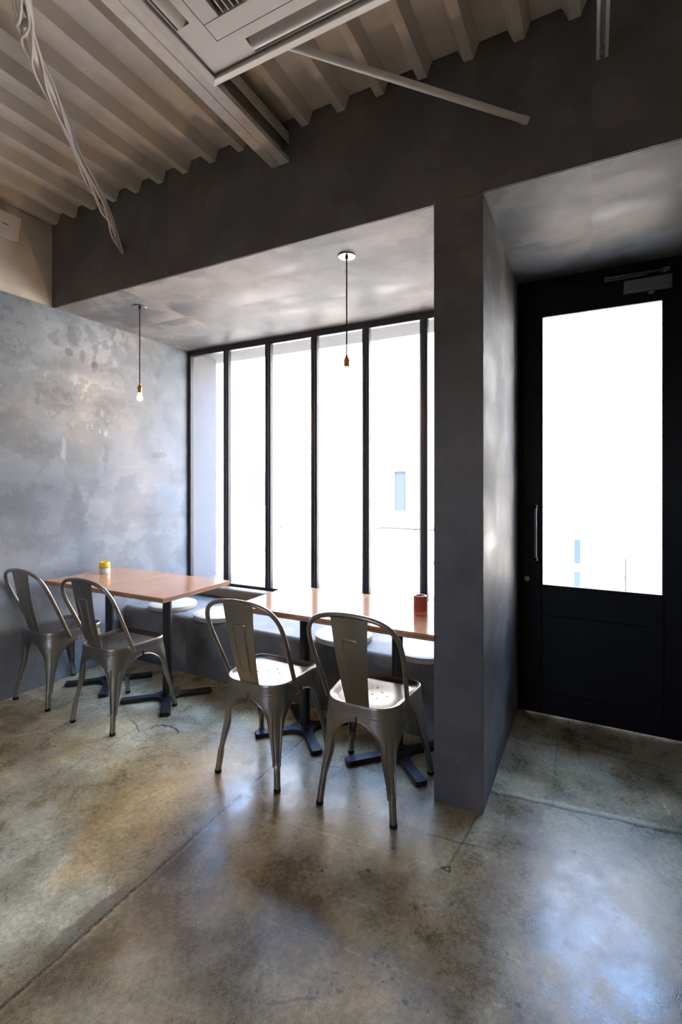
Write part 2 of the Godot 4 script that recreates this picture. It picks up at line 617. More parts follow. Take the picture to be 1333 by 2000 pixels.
func make_materials() -> void:
	var fm := floor_maps(1800)
	var fl := std(Color.WHITE, 1.0, 0.0, 0.5)
	fl.albedo_texture = fm[0]
	fl.roughness_texture = fm[1]
	fl.heightmap_enabled = true
	fl.heightmap_texture = fm[2]
	fl.heightmap_scale = 0.07
	fl.detail_enabled = true
	fl.detail_blend_mode = BaseMaterial3D.BLEND_MODE_MUL
	fl.detail_uv_layer = BaseMaterial3D.DETAIL_UV_2
	fl.detail_albedo = speckle(512)
	fl.uv2_triplanar = true
	fl.uv2_world_triplanar = true
	fl.uv2_scale = Vector3.ONE * 1.7
	M.floor = fl
	var grey := Color8(113, 112, 112)
	# marks read off the left wall: (z, y) in metres
	var mk := []
	for q in [[-2.10, 2.35, 0.42, 0.42, 0.13, 0.9], [-2.55, 2.2, 0.4, 0.3, 0.08, 1.1], [-2.356, 2.243, 0.035, 0.045, -0.2, 0.5], [-2.2, 2.42, 0.06, 0.08, -0.16, 0.7], [-2.05, 2.38, 0.05, 0.07, -0.16, 0.7], [-2.157, 2.299, 0.03, 0.028, -0.22, 0.4], [-2.26, 2.29, 0.02, 0.05, -0.17, 0.5], [-2.05, 1.95, 0.16, 0.14, -0.12, 0.9], [-2.119, 1.62, 0.02, 0.1, 0.22, 0.7], [-3.0, 1.613, 0.12, 0.03, -0.13, 0.6], [-2.95, 2.28, 0.04, 0.04, -0.12, 0.7], [-1.75, 1.9, 0.2, 0.3, -0.07, 0.9], [-1.75, 1.18, 0.66, 0.24, -0.09, 0.3], [-2.5, 1.9, 0.2, 0.14, -0.08, 0.9], [-2.12, 1.85, 0.3, 0.05, 0.08, 0.9], [-1.7, 1.87, 0.1, 0.05, 0.12, 0.8], [-2.45, 1.75, 0.02, 0.03, 0.2, 0.6], [-2.4, 1.76, 0.012, 0.02, 0.2, 0.6], [-2.45, 1.55, 0.03, 0.09, -0.1, 0.7], [-2.7, 1.5, 0.2, 0.02, 0.05, 0.6], [-2.0, 0.8, 0.5, 0.25, 0.06, 0.9], [-2.2, 0.75, 0.06, 0.012, 0.12, 0.8]]:
		mk.append([(q[0] + 3.8) / 2.6 * 1024, (2.6 - q[1]) / 2.6 * 1024, q[2] / 2.6 * 1024, q[3] / 2.6 * 1024, q[4], q[5]])
	for k in 90:
		var t := k / 90.0
		mk.append([(-1.85 - 0.1 * t + 0.010 * sin(t * 14.0) + 0.006 * sin(t * 47.0) + 3.8) / 2.6 * 1024, (2.6 - (2.45 - 0.6 * t)) / 2.6 * 1024, 0.8, 4.0, -0.055, 0.1])
		mk.append([(-2.05 + 0.3 * t + 0.02 * sin(t * 9.0) + 0.007 * sin(t * 41.0) + 3.8) / 2.6 * 1024, (2.6 - (1.0 - 0.42 * t)) / 2.6 * 1024, 0.9, 4.0, -0.05, 0.1])
	M.wall = plaster_mat(plaster(1024, 31, Color8(128, 132, 137), mk, 0.55), 1.0, true)
	M.plaster = plaster_mat(plaster(1024, 47, grey), 2.6)
	M.beam = plaster_mat(plaster(512, 63, Color8(101, 97, 98), [], 0.4), 2.2)  # same grey paint, smoother; shade of the room-facing fronts toned into the colour
	M.cream = noisy(Color8(214, 206, 194), 0.8, 0.0, 0.08, 0.03, 0.7)
	M.deck = noisy(Color8(216, 207, 196), 0.5, 0.0, 0.10, 0.03, 0.8)
	M.steel_white = noisy(Color8(206, 200, 192), 0.45, 0.0, 0.08, 0.04, 2.0)
	M.stucco = noisy(Color8(106, 106, 107), 0.95, 0.0, 0.06, 0.03, 1.0)
	M.stucco.metallic_specular = 0.15
	M.concrete = noisy(Color8(150, 147, 142), 0.85, 0.0, 0.2, 0.03, 0.6)
	M.frame = std(Color8(34, 34, 40), 0.42)
	M.door = noisy(Color8(15, 15, 20), 0.5, 0.0, 0.12, 0.04, 1.2)
	M.door.metallic_specular = 0.3
	M.glass = std(Color(1, 1, 1, 0.03), 0.0)
	M.glass.transparency = BaseMaterial3D.TRANSPARENCY_ALPHA
	M.gun = noisy(Color8(152, 146, 139), 0.32, 0.92, 0.04, 0.05, 3.0)
	M.rubber = std(Color8(22, 22, 22), 0.8)
	M.hole = std(Color8(20, 20, 20), 0.9)
	M.black_iron = noisy(Color8(30, 30, 34), 0.36, 0.0, 0.2, 0.08, 6.0, 0.02)
	var tp := std(Color.WHITE, 0.13, 0.0, 0.5)
	tp.albedo_texture = grain_map(512, Color8(194, 141, 104), 5)
	tp.uv1_triplanar = true
	tp.uv1_world_triplanar = true
	tp.uv1_scale = Vector3.ONE * 1.1
	M.table = tp
	M.ply = std(Color8(150, 106, 78), 0.5)
	M.ply_light = std(Color8(186, 146, 112), 0.5)
	M.cushion = noisy(Color8(196, 188, 168), 0.45, 0.0, 0.06, 0.1, 4.0, 0.02)
	M.backpad = noisy(Color8(122, 108, 88), 0.5, 0.0, 0.06, 0.1, 4.0)
	M.ac = std(Color8(188, 183, 178), 0.45)
	M.pipe = std(Color8(206, 202, 196), 0.4)
	M.cable = std(Color8(214, 206, 198), 0.45)
	M.cable_grey = std(Color8(150, 150, 150), 0.5)
	M.track = std(Color8(222, 222, 226), 0.35)
	M.track_in = std(Color8(150, 156, 162), 0.4)
	M.canopy = std(Color8(150, 144, 152), 0.16, 1.0)
	M.cord_a = std(Color8(58, 32, 26), 0.8)
	M.cord_b = std(Color8(96, 56, 38), 0.8)
	M.brass = std(Color8(196, 146, 74), 0.25, 1.0)
	M.bulb = std(Color8(255, 236, 200), 0.2)
	M.bulb.emission_enabled = true
	M.bulb.emission = Color8(255, 206, 140)
	M.bulb.emission_energy_multiplier = 14.0
	M.chrome = std(Color8(190, 190, 194), 0.2, 1.0)
	M.closer = std(Color8(112, 110, 114), 0.4, 0.6)
	M.lockbrass = std(Color8(168, 152, 118), 0.3, 1.0)
	M.wax_yellow = std(Color8(244, 196, 34), 0.4)
	M.wax_white = std(Color8(226, 226, 210), 0.45)
	M.wax_green = std(Color8(140, 160, 80), 0.45)
	M.wax_red = std(Color8(164, 66, 46), 0.4)
	M.wax_rose = std(Color8(196, 66, 50), 0.4)
	M.wax_pink = std(Color8(226, 138, 124), 0.4)
	for k in ["wax_yellow", "wax_white", "wax_red", "wax_rose", "wax_pink"]:
		M[k].subsurf_scatter_enabled = true
		M[k].subsurf_scatter_strength = 0.2
	M.wick = std(Color8(60, 50, 40), 0.9)
	M.white_wall = noisy(Color8(230, 222, 208), 0.8, 0.0, 0.06, 0.03, 0.3)
	M.street = noisy(Color8(184, 172, 154), 0.9, 0.0, 0.1, 0.03, 0.25)
	M.kerb = std(Color8(84, 84, 82), 0.9)
	M.slat = std(Color8(150, 156, 160), 0.5)
	M.slat_gap = std(Color8(46, 52, 56), 0.6)
	M.pane_dark = std(Color8(44, 52, 58), 0.4)
	M.rail = std(Color8(92, 92, 92), 0.5)
	M.post_blue = noisy(Color8(52, 70, 92), 0.5, 0.0, 0.3, 0.1, 3.0)
	M.post_white = std(Color8(220, 220, 218), 0.6)
	M.plain_white = std(Color8(214, 210, 204), 0.5)


# ================================================================== build
func _ready() -> void:
	# --- camera: upright shift lens, 945 px focal length in the 1333 x 2000 frame, horizon at row 942
	var cam := Camera3D.new()
	cam.name = "camera"
	cam.projection = Camera3D.PROJECTION_FRUSTUM
	cam.near = 0.05
	cam.far = 200.0
	cam.size = 0.05 * 2000.0 / 945.0
	cam.frustum_offset = Vector2(0, 0.05 * (942.4 - 1000.0) / 945.0)
	cam.position = Vector3(0, 1.372, 0)
	cam.rotation.y = 0.4782
	add_child(cam)
	cam.current = true
	# --- sky, exposure
	var env := Environment.new()
	env.background_mode = Environment.BG_SKY
	var sky := Sky.new()
	var sm := ProceduralSkyMaterial.new()
	sm.sky_top_color = Color(0.60, 0.75, 0.97)
	sm.sky_horizon_color = Color(0.92, 0.955, 1.0)
	sm.ground_bottom_color = Color(0.6, 0.6, 0.58)
	sm.ground_horizon_color = Color(0.85, 0.87, 0.88)
	sm.sky_energy_multiplier = 2.8
	sm.ground_energy_multiplier = 1.5
	sky.sky_material = sm
	env.sky = sky
	env.tonemap_mode = Environment.TONE_MAPPER_LINEAR
	env.tonemap_exposure = 2.55
	env.sdfgi_enabled = true
	env.ssao_enabled = true
	env.ssil_enabled = true
	var we := WorldEnvironment.new()
	we.name = "environment"
	we.environment = env
	add_child(we)
	# --- sun: high, from behind the shop, so that it lights the street and the house opposite only
	var sun := DirectionalLight3D.new()
	sun.name = "sun"
	sun.light_energy = 7.4
	sun.light_color = Color(1.0, 0.94, 0.85)
	sun.light_angular_distance = 0.6
	sun.shadow_enabled = true
	sun.sky_mode = DirectionalLight3D.SKY_MODE_LIGHT_ONLY
	add_child(sun)
	sun.look_at_from_position(Vector3.ZERO, Vector3(-0.44, -0.82, -0.37), Vector3.UP)

	make_materials()
	build_shell()
	build_ceiling()
	build_window()
	build_door()
	build_bench()
	build_tables()
	build_chairs()
	build_lamps()
	build_services()
	build_small()
	build_street()


func slab(x0: float, x1: float, y0: float, y1: float, z0: float, z1: float, bev := 0.0) -> ArrayMesh:
	return MB.new().box(Vector3(x0 + x1, y0 + y1, z0 + z1) / 2.0, Vector3(absf(x1 - x0), absf(y1 - y0), absf(z1 - z0)), bev).mesh(20.0)


func build_shell() -> void:
	# floor with its own picture of stains, 4.1 m square, repeated outside the view
	var fb := MB.new()
	fb.box(Vector3((XL - 0.2 + XR + 0.2) / 2.0, -0.1, (ZO + ZK + 0.2) / 2.0), Vector3(XR - XL + 0.4, 0.2, ZK + 0.2 - ZO))
	for p in fb.v:
		fb.uv.append(Vector2((p.x - FX0) / FS, (p.z - FZ0) / FS))
	struct("floor", fb.mesh(10.0), M.floor, "worn coated concrete floor with stains, cracks and a long joint", "floor")
	# left wall: grey plaster up to the soffit, cream paint above it
	var wb := MB.new()
	wb.box(Vector3(XL - 0.1, SOF / 2.0, (ZW - 0.03 + ZK) / 2.0), Vector3(0.2, SOF, ZK - ZW + 0.03))
	for p in wb.v:
		wb.uv.append(Vector2((p.z + 3.8) / 2.6, (2.6 - p.y) / 2.6))
	struct("wall_left", wb.mesh(10.0), M.wall, "mottled grey plaster wall behind the two left chairs", "wall")
	struct("wall_outer", slab(XL - 0.2, XL, 0.0, SOF, -3.67, ZW - 0.03), M.stucco, "pale grey outer reveal beyond the leftmost window pane", "wall")
	struct("wall_left_upper", slab(XL - 0.2, XL - 0.012, SOF, DECK + 0.065, ZB, ZK), M.cream, "cream painted upper wall above the grey plaster", "wall")
	# deep lintel over window bay and door bay
	struct("wall_outer_lintel", slab(XL - 0.2, XR, SOF, 3.45, ZO, ZW - 0.03), M.stucco, "pale grey outer soffit above the window panes", "wall")
	struct("wall_lintel", slab(XL - 0.2, XR, SOF, 3.45, ZW - 0.03, ZB - 0.012), M.plaster, "mottled grey soffit of the lintel over window bay and door", "wall")
	struct("wall_front_shade_tone", slab(XL - 0.2, XR, SOF, 3.45, ZB - 0.012, ZB, 0.003), M.beam, "smooth grey face of the lintel under the deck, shade darkened into its colour", "wall")  # thin added face layer, its darker tone paints in the shade
	# pillar between window and door
	struct("wall_pillar_shade_tone", slab(XP1, XP2, 0.0, SOF, ZB - 0.012, ZB, 0.003), M.beam, "smooth grey front face of the pillar, shade darkened into its colour", "wall")  # added front layer, shade painted in by the darker grey
	struct("wall_pillar", slab(XP1, XP2, 0.0, SOF, ZO, ZB - 0.012), M.plaster, "grey plaster pillar between the window bay and the door", "wall")
	struct("wall_door_return", slab(0.56, XR, 0.0, SOF, ZO, ZB, 0.006), M.plaster, "grey plaster wall to the right of the door", "wall")
	struct("wall_sill", slab(XL, XP1, 0.0, 0.465, ZO, ZW + 0.05), M.plaster, "low wall under the window behind the bench", "wall")
	struct("wall_right", slab(XR, XR + 0.2, 0.0, DECK + 0.065, ZO, ZK), M.cream, "cream wall on the right side of the room", "wall")
	# back wall with a window behind the camera, whose light grazes the lintel
	var bw := MB.new()
	for q in [[XL - 0.2, -1.55, 0.0, 3.2], [-0.45, XR + 0.2, 0.0, 3.2], [-1.55, -0.45, 0.0, 1.25], [-1.55, -0.45, 2.15, 3.2]]:
		bw.box(Vector3((q[0] + q[1]) / 2, (q[2] + q[3]) / 2, ZK + 0.1), Vector3(q[1] - q[0], q[3] - q[2], 0.2))
	struct("wall_back", bw.mesh(20.0), M.cream, "cream wall at the back of the room with a small window", "wall")
	var w2 := Node3D.new()
	w2.name = "window_2"
	add_child(w2)
	mark(w2, "small window in the back wall behind the camera", "window")
	part("window_frame", MB.new().box(Vector3(-1.53, 1.7, ZK + 0.1), Vector3(0.04, 0.9, 0.05)).box(Vector3(-0.47, 1.7, ZK + 0.1), Vector3(0.04, 0.9, 0.05)).box(Vector3(-1.0, 1.27, ZK + 0.1), Vector3(1.02, 0.04, 0.05)).box(Vector3(-1.0, 2.13, ZK + 0.1), Vector3(1.02, 0.04, 0.05)).mesh(20.0), M.frame, w2)
	part("pane", slab(-1.51, -0.49, 1.29, 2.11, ZK + 0.098, ZK + 0.102), M.glass, w2)


func build_ceiling() -> void:
	var c := Node3D.new()
	c.name = "ceiling"
	add_child(c)
	mark(c, "cream painted corrugated steel deck ceiling with deep ribs", "ceiling")
	# one deck sheet holds three ribs of 0.2 m pitch
	var prof := []
	for k in 3:
		var x := 0.2 * k
		for q in [[-0.020, 0.0], [0.020, 0.0], [0.045, 0.06], [0.155, 0.06]]:
			prof.append(Vector2(x + q[0], q[1]))
	prof.append(Vector2(0.58, 0.0))
	var b := MB.new()
	var z0 := ZB + 0.001
	var z1 := ZK
	for i in prof.size() - 1:
		var p: Vector2 = prof[i]
		var q: Vector2 = prof[i + 1]
		var o := b.v.size()
		var n := Vector2(-(q - p).y, (q - p).x).normalized() * 0.0016
		for e in [z0, z1]:
			for w in [p, q, q + n, p + n]:
				b.v.append(Vector3(w.x, w.y, e))
		var st := b.f.size()
		for k in 4:
			b.quad(o + k, o + (k + 1) % 4, o + 4 + (k + 1) % 4, o + 4 + k)
		b.quad(o, o + 3, o + 2, o + 1)
		b.quad(o + 4, o + 5, o + 6, o + 7)
		b.orient(st)
	var m := b.mesh(20.0)
	for k in 10:
		part("deck_sheet", m, M.deck, c, Vector3(-3.2222 - 0.035 + 0.6 * k + 0.0, DECK + (0.0 if k % 2 else 0.0012), 0))
	part("slab", slab(XL - 0.2, XR + 0.2, DECK + 0.066, 3.45, ZB, ZK + 0.2), M.concrete, c)
	# two lipped channels back to back under the deck
	var g := Node3D.new()
	g.name = "trim_1"
	add_child(g)
	mark(g, "pair of cream steel channels fixed back to back under the deck", "beam")
	for s in [-1.0, 1.0]:
		var xc: float = -1.4055 + 0.001 * s
		var cb := MB.new()
		var yl := 2.985
		var yh := DECK - 0.001
		var w := 0.0525
		var zc := (ZB + ZK) / 2.0
		var le := ZK - ZB - 0.002
		cb.box(Vector3(xc + s * 0.0015, (yl + yh) / 2, zc), Vector3(0.003, yh - yl, le))
		cb.box(Vector3(xc + s * w / 2, yl + 0.0015, zc), Vector3(w, 0.003, le))
		cb.box(Vector3(xc + s * w / 2, yh - 0.0015, zc), Vector3(w, 0.003, le))
		cb.box(Vector3(xc + s * (w - 0.0015), yl + 0.0115, zc), Vector3(0.003, 0.023, le))
		cb.box(Vector3(xc + s * (w - 0.0015), yh - 0.03, zc), Vector3(0.003, 0.06, le))
		part("channel", cb.mesh(20.0), M.steel_white, g)


func build_window() -> void:
	var w := Node3D.new()
	w.name = "window_1"
	add_child(w)
	mark(w, "tall black steel window of narrow vertical panes over the bench", "window")
	var y0 := 0.465
	var y1 := SOF
	var xs := [-2.842, -2.395, -1.949, -1.501, -1.052]
	part("head_rail", slab(XL, XP1, y1 - 0.05, y1, ZW - 0.045, ZW, 0.004), M.frame, w)
	part("sill_rail", slab(XL, XP1, y0, y0 + 0.03, ZW - 0.045, ZW, 0.004), M.frame, w)
	part("jamb", slab(XL, XL + 0.035, y0 + 0.03, y1 - 0.05, ZW - 0.045, ZW, 0.004), M.frame, w)
	part("jamb", slab(XP1 - 0.035, XP1, y0 + 0.03, y1 - 0.05, ZW - 0.045, ZW, 0.004), M.frame, w)
	for x in xs:
		var mu := part("mullion", slab(x - 0.028, x + 0.028, y0 + 0.03, y1 - 0.05, ZW - 0.045, ZW, 0.004), M.frame, w)
		part("glazing_bead", slab(x - 0.017, x + 0.017, y0 + 0.03, y1 - 0.05, ZW, ZW + 0.012, 0.003), M.frame, mu)
	var ed := [XL + 0.035]
	for x in xs:
		ed.append(x - 0.028)
		ed.append(x + 0.028)
	ed.append(XP1 - 0.035)
	for k in range(0, ed.size(), 2):
		part("pane", slab(ed[k], ed[k + 1], y0 + 0.03, y1 - 0.05, ZW - 0.026, ZW - 0.022), M.glass, w)


func build_door() -> void:
	var d := Node3D.new()
	d.name = "door_1"
	add_child(d)
	mark(d, "black door with one tall glass pane and a slim pull bar", "door")
	# frame
	var fr := MB.new()
	fr.box(Vector3(XP2 + 0.014, SOF / 2, ZD - 0.05), Vector3(0.028, SOF, 0.1), 0.003)
	fr.box(Vector3(0.545, SOF / 2, ZD - 0.05), Vector3(0.03, SOF, 0.1), 0.003)
	fr.box(Vector3(0.08, SOF - 0.022, ZD - 0.05), Vector3(0.9, 0.044, 0.1), 0.003)
	fr.box(Vector3(XP2 + 0.028, SOF / 2, ZD - 0.075), Vector3(0.026, SOF, 0.05))
	fr.box(Vector3(0.53, SOF / 2, ZD - 0.075), Vector3(0.03, SOF, 0.05))
	fr.box(Vector3(0.08, SOF - 0.045, ZD - 0.075), Vector3(0.9, 0.05, 0.05))
	part("door_frame", fr.mesh(20.0), M.door, d)
	# leaf: stiles and rails round the glass
	var lx0 := XP2 + 0.031
	var lx1 := 0.527
	var gx0 := -0.265
	var gx1 := 0.344
	var gy0 := 0.760
	var gy1 := 2.357
	var zf := ZD
	var zb2 := ZD - 0.045
	part("stile", slab(lx0, gx0, 0.006, 2.525, zb2, zf, 0.002), M.door, d)
	part("stile", slab(gx1, lx1, 0.006, 2.525, zb2, zf, 0.002), M.door, d)
	part("rail", slab(gx0, gx1, gy1, 2.525, zb2, zf, 0.002), M.door, d)
	part("rail", slab(gx0, gx1, 0.59, gy0, zb2, zf, 0.002), M.door, d)
	part("rail", slab(gx0, gx1, 0.006, 0.13, zb2, zf, 0.002), M.door, d)
	part("door_panel", slab(gx0, gx1, 0.13, 0.59, zb2 + 0.006, zf - 0.004, 0.003), M.door, d)
	part("glass_pane", slab(gx0, gx1, gy0, gy1, zf - 0.026, zf - 0.02), M.glass, d)
	var bead := MB.new()
	bead.box(Vector3((gx0 + gx1) / 2, gy1 - 0.004, zf - 0.012), Vector3(gx1 - gx0, 0.008, 0.02))
	bead.box(Vector3((gx0 + gx1) / 2, gy0 + 0.004, zf - 0.012), Vector3(gx1 - gx0, 0.008, 0.02))
	bead.box(Vector3(gx0 + 0.004, (gy0 + gy1) / 2, zf - 0.012), Vector3(0.008, gy1 - gy0, 0.02))
	bead.box(Vector3(gx1 - 0.004, (gy0 + gy1) / 2, zf - 0.012), Vector3(0.008, gy1 - gy0, 0.02))
	part("glazing_bead", bead.mesh(20.0), M.door, d)
	# pull bar on two stand-offs
	var hb := Node3D.new()
	hb.name = "pull_handle"
	d.add_child(hb)
	hb.set_meta("label", "slim dark steel pull bar")
	var hx := -0.292
	part("bar", MB.new().tube([Vector3(hx, 0.915, zf + 0.06), Vector3(hx, 1.24, zf + 0.06)], 0.008, 14).mesh(40.0), M.closer, hb)
	for y in [0.925, 1.23]:
		var st := MB.new()
		st.tube([Vector3(hx - 0.055, y, zf + 0.002), Vector3(hx - 0.05, y, zf + 0.05), Vector3(hx, y, zf + 0.06)], 0.006, 10)
		st.lathe(Vector3(hx - 0.055, y, zf), [Vector2(0.0, 0), Vector2(0.013, 0), Vector2(0.013, 0.004), Vector2(0.0, 0.006)], 16, Basis(Vector3.RIGHT, PI / 2))
		st.lathe(Vector3(hx, y - 0.009, zf + 0.06), [Vector2(0.0, 0), Vector2(0.0115, 0.001), Vector2(0.0115, 0.017), Vector2(0.0, 0.018)], 16)
		part("stand_off", st.mesh(40.0), M.door, hb)
	# lock
	var lk := part("lock", MB.new().lathe(Vector3(-0.344, 0.796, zf), [Vector2(0, 0), Vector2(0.016, 0), Vector2(0.016, 0.006), Vector2(0.012, 0.009), Vector2(0, 0.0095)], 24, Basis(Vector3.RIGHT, PI / 2)).mesh(30.0), M.lockbrass, d)
	lk.set_meta("label", "round brass thumb turn of the lock")
	part("thumb_turn", slab(-0.3465, -0.3415, 0.785, 0.807, zf + 0.0085, zf + 0.020, 0.002), M.lockbrass, lk)
	# closer with a folded arm
	var cl := Node3D.new()
	cl.name = "door_closer"
	d.add_child(cl)
	cl.set_meta("label", "grey hydraulic closer with folded arm")
	part("closer_body", slab(0.155, 0.378, 2.404, 2.472, zf, zf + 0.038, 0.004), M.closer, cl)
	part("valve_knob", MB.new().lathe(Vector3(0.285, 2.388, zf + 0.02), [Vector2(0, 0), Vector2(0.014, 0), Vector2(0.014, 0.012), Vector2(0.009, 0.014), Vector2(0.009, 0.018), Vector2(0, 0.018)], 18).mesh(30.0), M.closer, cl)
	part("arm", MB.new().box(Vector3(0.165, 2.486, zf + 0.035), Vector3(0.2, 0.008, 0.016), 0.002, Basis(Vector3.UP, -0.04)).mesh(20.0), M.closer, cl)
	part("arm", MB.new().tube([Vector3(0.072, 2.499, zf + 0.04), Vector3(0.2, 2.501, zf + 0.034), Vector3(0.34, 2.503, zf + 0.018)], 0.006, 10).mesh(40.0), M.closer, cl)
	part("arm_joint", MB.new().lathe(Vector3(0.072, 2.481, zf + 0.038), [Vector2(0, 0), Vector2(0.009, 0), Vector2(0.009, 0.026), Vector2(0, 0.026)], 16).mesh(30.0), M.closer, cl)
	part("arm_bracket", MB.new().box(Vector3(0.35, 2.506, zf + 0.008), Vector3(0.04, 0.026, 0.02), 0.003).lathe(Vector3(0.345, 2.488, zf + 0.016), [Vector2(0, 0), Vector2(0.011, 0), Vector2(0.011, 0.014), Vector2(0, 0.014)], 16).mesh(30.0), M.closer, cl)


func build_bench() -> void:
	var t := thing("bench", "grey plastered built-in bench along the window", "bench", Vector3((XL + XP1) / 2, 0, -2.9))
	var rows := []
	for e in [[XL + 0.001, -2.612], [XP1 - 0.001, -2.508]]:
		var x: float = e[0] - t.position.x
		var zf: float = e[1] + 2.9
		var row := [Vector3(x, 0.0, zf)]
		for k in 7:
			var an := PI / 2 * k / 6.0
			row.append(Vector3(x, 0.365 + 0.035 * sin(an), zf - 0.035 + 0.035 * cos(an)))
		row.append(Vector3(x, 0.4, ZW + 0.052 + 2.9))
		row.append(Vector3(x, 0.0, ZW + 0.052 + 2.9))
		rows.append(row)
	part("seat_block", MB.new().loft(rows, true, true).mesh(30.0), M.plaster, t)
	# padded strip under the sill
	var pr := []
	for x in [XL + 0.003, XP1 - 0.003]:
		var row := []
		for q in [[-3.236, 0.401], [-3.165, 0.401], [-3.155, 0.41], [-3.158, 0.46], [-3.165, 0.474], [-3.18, 0.482], [-3.236, 0.484]]:
			row.append(Vector3(x - t.position.x, q[1], q[0] + 2.9))
		pr.append(row)
	var bp := part("backrest", MB.new().loft(pr, true, true).mesh(50.0), M.backpad, t)
	bp.set_meta("label", "olive beige padded backrest strip")
	# round cushions
	var spots := [[-2.905, -2.755, "round beige seat cushion nearest the left wall, under the table corner"], [-2.395, -2.705, "round beige seat cushion second from the left wall, between the tables"], [-1.372, -2.685, "round beige seat cushion under the right tables, left of the two"], [-0.845, -2.66, "round beige seat cushion beside the pillar under the right tables"]]
	var first: Node3D = null
	for s in spots:
		var at := Vector3(s[0], 0.4, s[1])
		if first:
			copy_of(first, "seat_cushion", s[2], at, s[0] * 3.0)
			continue
		first = thing("seat_cushion", s[2], "cushion", at, 0.4, "round cushions on the bench")
		part("cover", MB.new().lathe(Vector3.ZERO, [Vector2(0, 0.0415), Vector2(0.1, 0.041), Vector2(0.15, 0.0385), Vector2(0.170, 0.0345), Vector2(0.1745, 0.031)], 48).mesh(50.0), M.cushion, first)
		part("band", MB.new().lathe(Vector3.ZERO, [Vector2(0.168, 0.0005), Vector2(0.1745, 0.003), Vector2(0.178, 0.016), Vector2(0.1755, 0.030), Vector2(0.170, 0.0315)], 48).mesh(50.0), M.cushion, first)
		var pi := []
		for k in 49:
			pi.append(Vector3(cos(TAU * k / 48.0) * 0.1755, 0.0315, sin(TAU * k / 48.0) * 0.1755))
		part("piping", MB.new().tube(pi, 0.0024, 6).mesh(60.0), M.cushion, first)


func build_tables() -> void:
	var w := 0.546
	var dep := 0.565
	var t := thing("cafe_table", "", "table", Vector3.ZERO, 0.0, "square cafe tables")
	var top := part("tabletop", MB.new().box(Vector3(0, 0.7135, 0), Vector3(w, 0.013, dep), 0.0012).mesh(20.0), M.table, t)
	for k in 3:
		part("ply_edge", MB.new().box(Vector3(0, 0.7045 - 0.0048 * k, 0), Vector3(w - 0.001 - 0.0006 * (k % 2), 0.0048, dep - 0.001 - 0.0006 * (k % 2))).mesh(20.0), M.ply_light if k == 1 else M.ply, top)
	part("mount_plate", MB.new().box(Vector3(0, 0.689, 0), Vector3(0.28, 0.008, 0.28), 0.002).mesh(20.0), M.black_iron, t)
	part("column", MB.new().tube([Vector3(0, 0.026, 0), Vector3(0, 0.686, 0)], 0.028, 28).mesh(40.0), M.black_iron, t)
	# four-armed flat iron base with rounded inner corners
	var poly := PackedVector2Array()
	for k in 4:
		var a := PI / 4 + PI / 2 * k
		var dir := Vector2(cos(a), sin(a))
		var nor := Vector2(-dir.y, dir.x)
		var hw := 0.030
		var tip := 0.275
		for q in [[-1, 0.0, 0.012], [-1, 0.006, 0.004], [-1, 0.012, 0.0], [1, 0.012, 0.0], [1, 0.006, 0.004], [1, 0.0, 0.012]]:
			poly.append(dir * (tip - q[2]) + nor * (q[0] * (hw - q[1])))
		# inner corner: arc between this arm and the next
		var a2 := a + PI / 4
		var cc := Vector2(cos(a2), sin(a2)) * 0.142
		var rr := 0.0735
		for j in 9:
			var an := a2 - PI + deg_to_rad(45.0) - deg_to_rad(90.0) * j / 8.0
			poly.append(cc + Vector2(cos(an), sin(an)) * rr)
	part("base", MB.new().prism(poly, [Vector2(0.001, 0.0), Vector2(0, 0.002), Vector2(0, 0.018), Vector2(0.004, 0.023)]).lathe(Vector3(0, 0.022, 0), [Vector2(0.0, 0.0), Vector2(0.045, 0.0), Vector2(0.038, 0.006), Vector2(0.03, 0.008), Vector2(0, 0.008)], 28).mesh(30.0), M.black_iron, t)
	var spots := [[-2.962, -2.235, 0.0, "square wooden cafe table against the left wall, yellow candle on it"], [-2.411, -2.235, 0.0, "wooden cafe table joined to the left wall table, its free corner forward"], [-1.418, -2.298, 0.0, "wooden cafe table under the right lamp, left one of the right pair"], [-0.870, -2.298, 0.0, "wooden cafe table beside the pillar, red candle on it"]]
	for i in 4:
		var s = spots[i]
		if i == 0:
			t.position = Vector3(s[0], 0, s[1])
			t.set_meta("label", s[3])
		else:
			copy_of(t, "cafe_table", s[3], Vector3(s[0], 0, s[1]))


# ------------------------------------------------------------------ pressed steel chair, seat towards -z
func chair_outline() -> Dictionary:
	var pts := []
	var corner := []
	# corners: front right, rear right, rear left, front left (clockwise seen from above)
	for c in [[0.188, -0.158, 0.055, -PI / 2], [0.168, 0.196, 0.105, 0.0], [-0.168, 0.196, 0.105, PI / 2], [-0.188, -0.158, 0.055, PI]]:
		var cx: float = c[0] - signf(c[0]) * c[2]
		var cz: float = c[1] - signf(c[1]) * c[2]
		for k in 9:
			var an: float = c[3] + PI / 2 * k / 8.0
			pts.append(Vector2(cx + cos(an) * c[2], cz + sin(an) * c[2]))
			if k == 4:
				corner.append(pts.size() - 1)
	var cum := [0.0]
	for i in pts.size():
		cum.append(cum[-1] + pts[i].distance_to(pts[(i + 1) % pts.size()]))
	return {"p": pts, "c": corner, "s": cum}


func outline_at(o: Dictionary, s: float) -> Vector2:
	var tot: float = o.s[-1]
	s = fposmod(s, tot)
	var lo := 0
	var hi: int = o.s.size() - 1
	while hi - lo > 1:
		var mid := (lo + hi) / 2
		if o.s[mid] <= s:
			lo = mid
		else:
			hi = mid
	var t: float = (s - o.s[lo]) / maxf(1e-9, o.s[lo + 1] - o.s[lo])
	return o.p[lo % o.p.size()].lerp(o.p[(lo + 1) % o.p.size()], t)


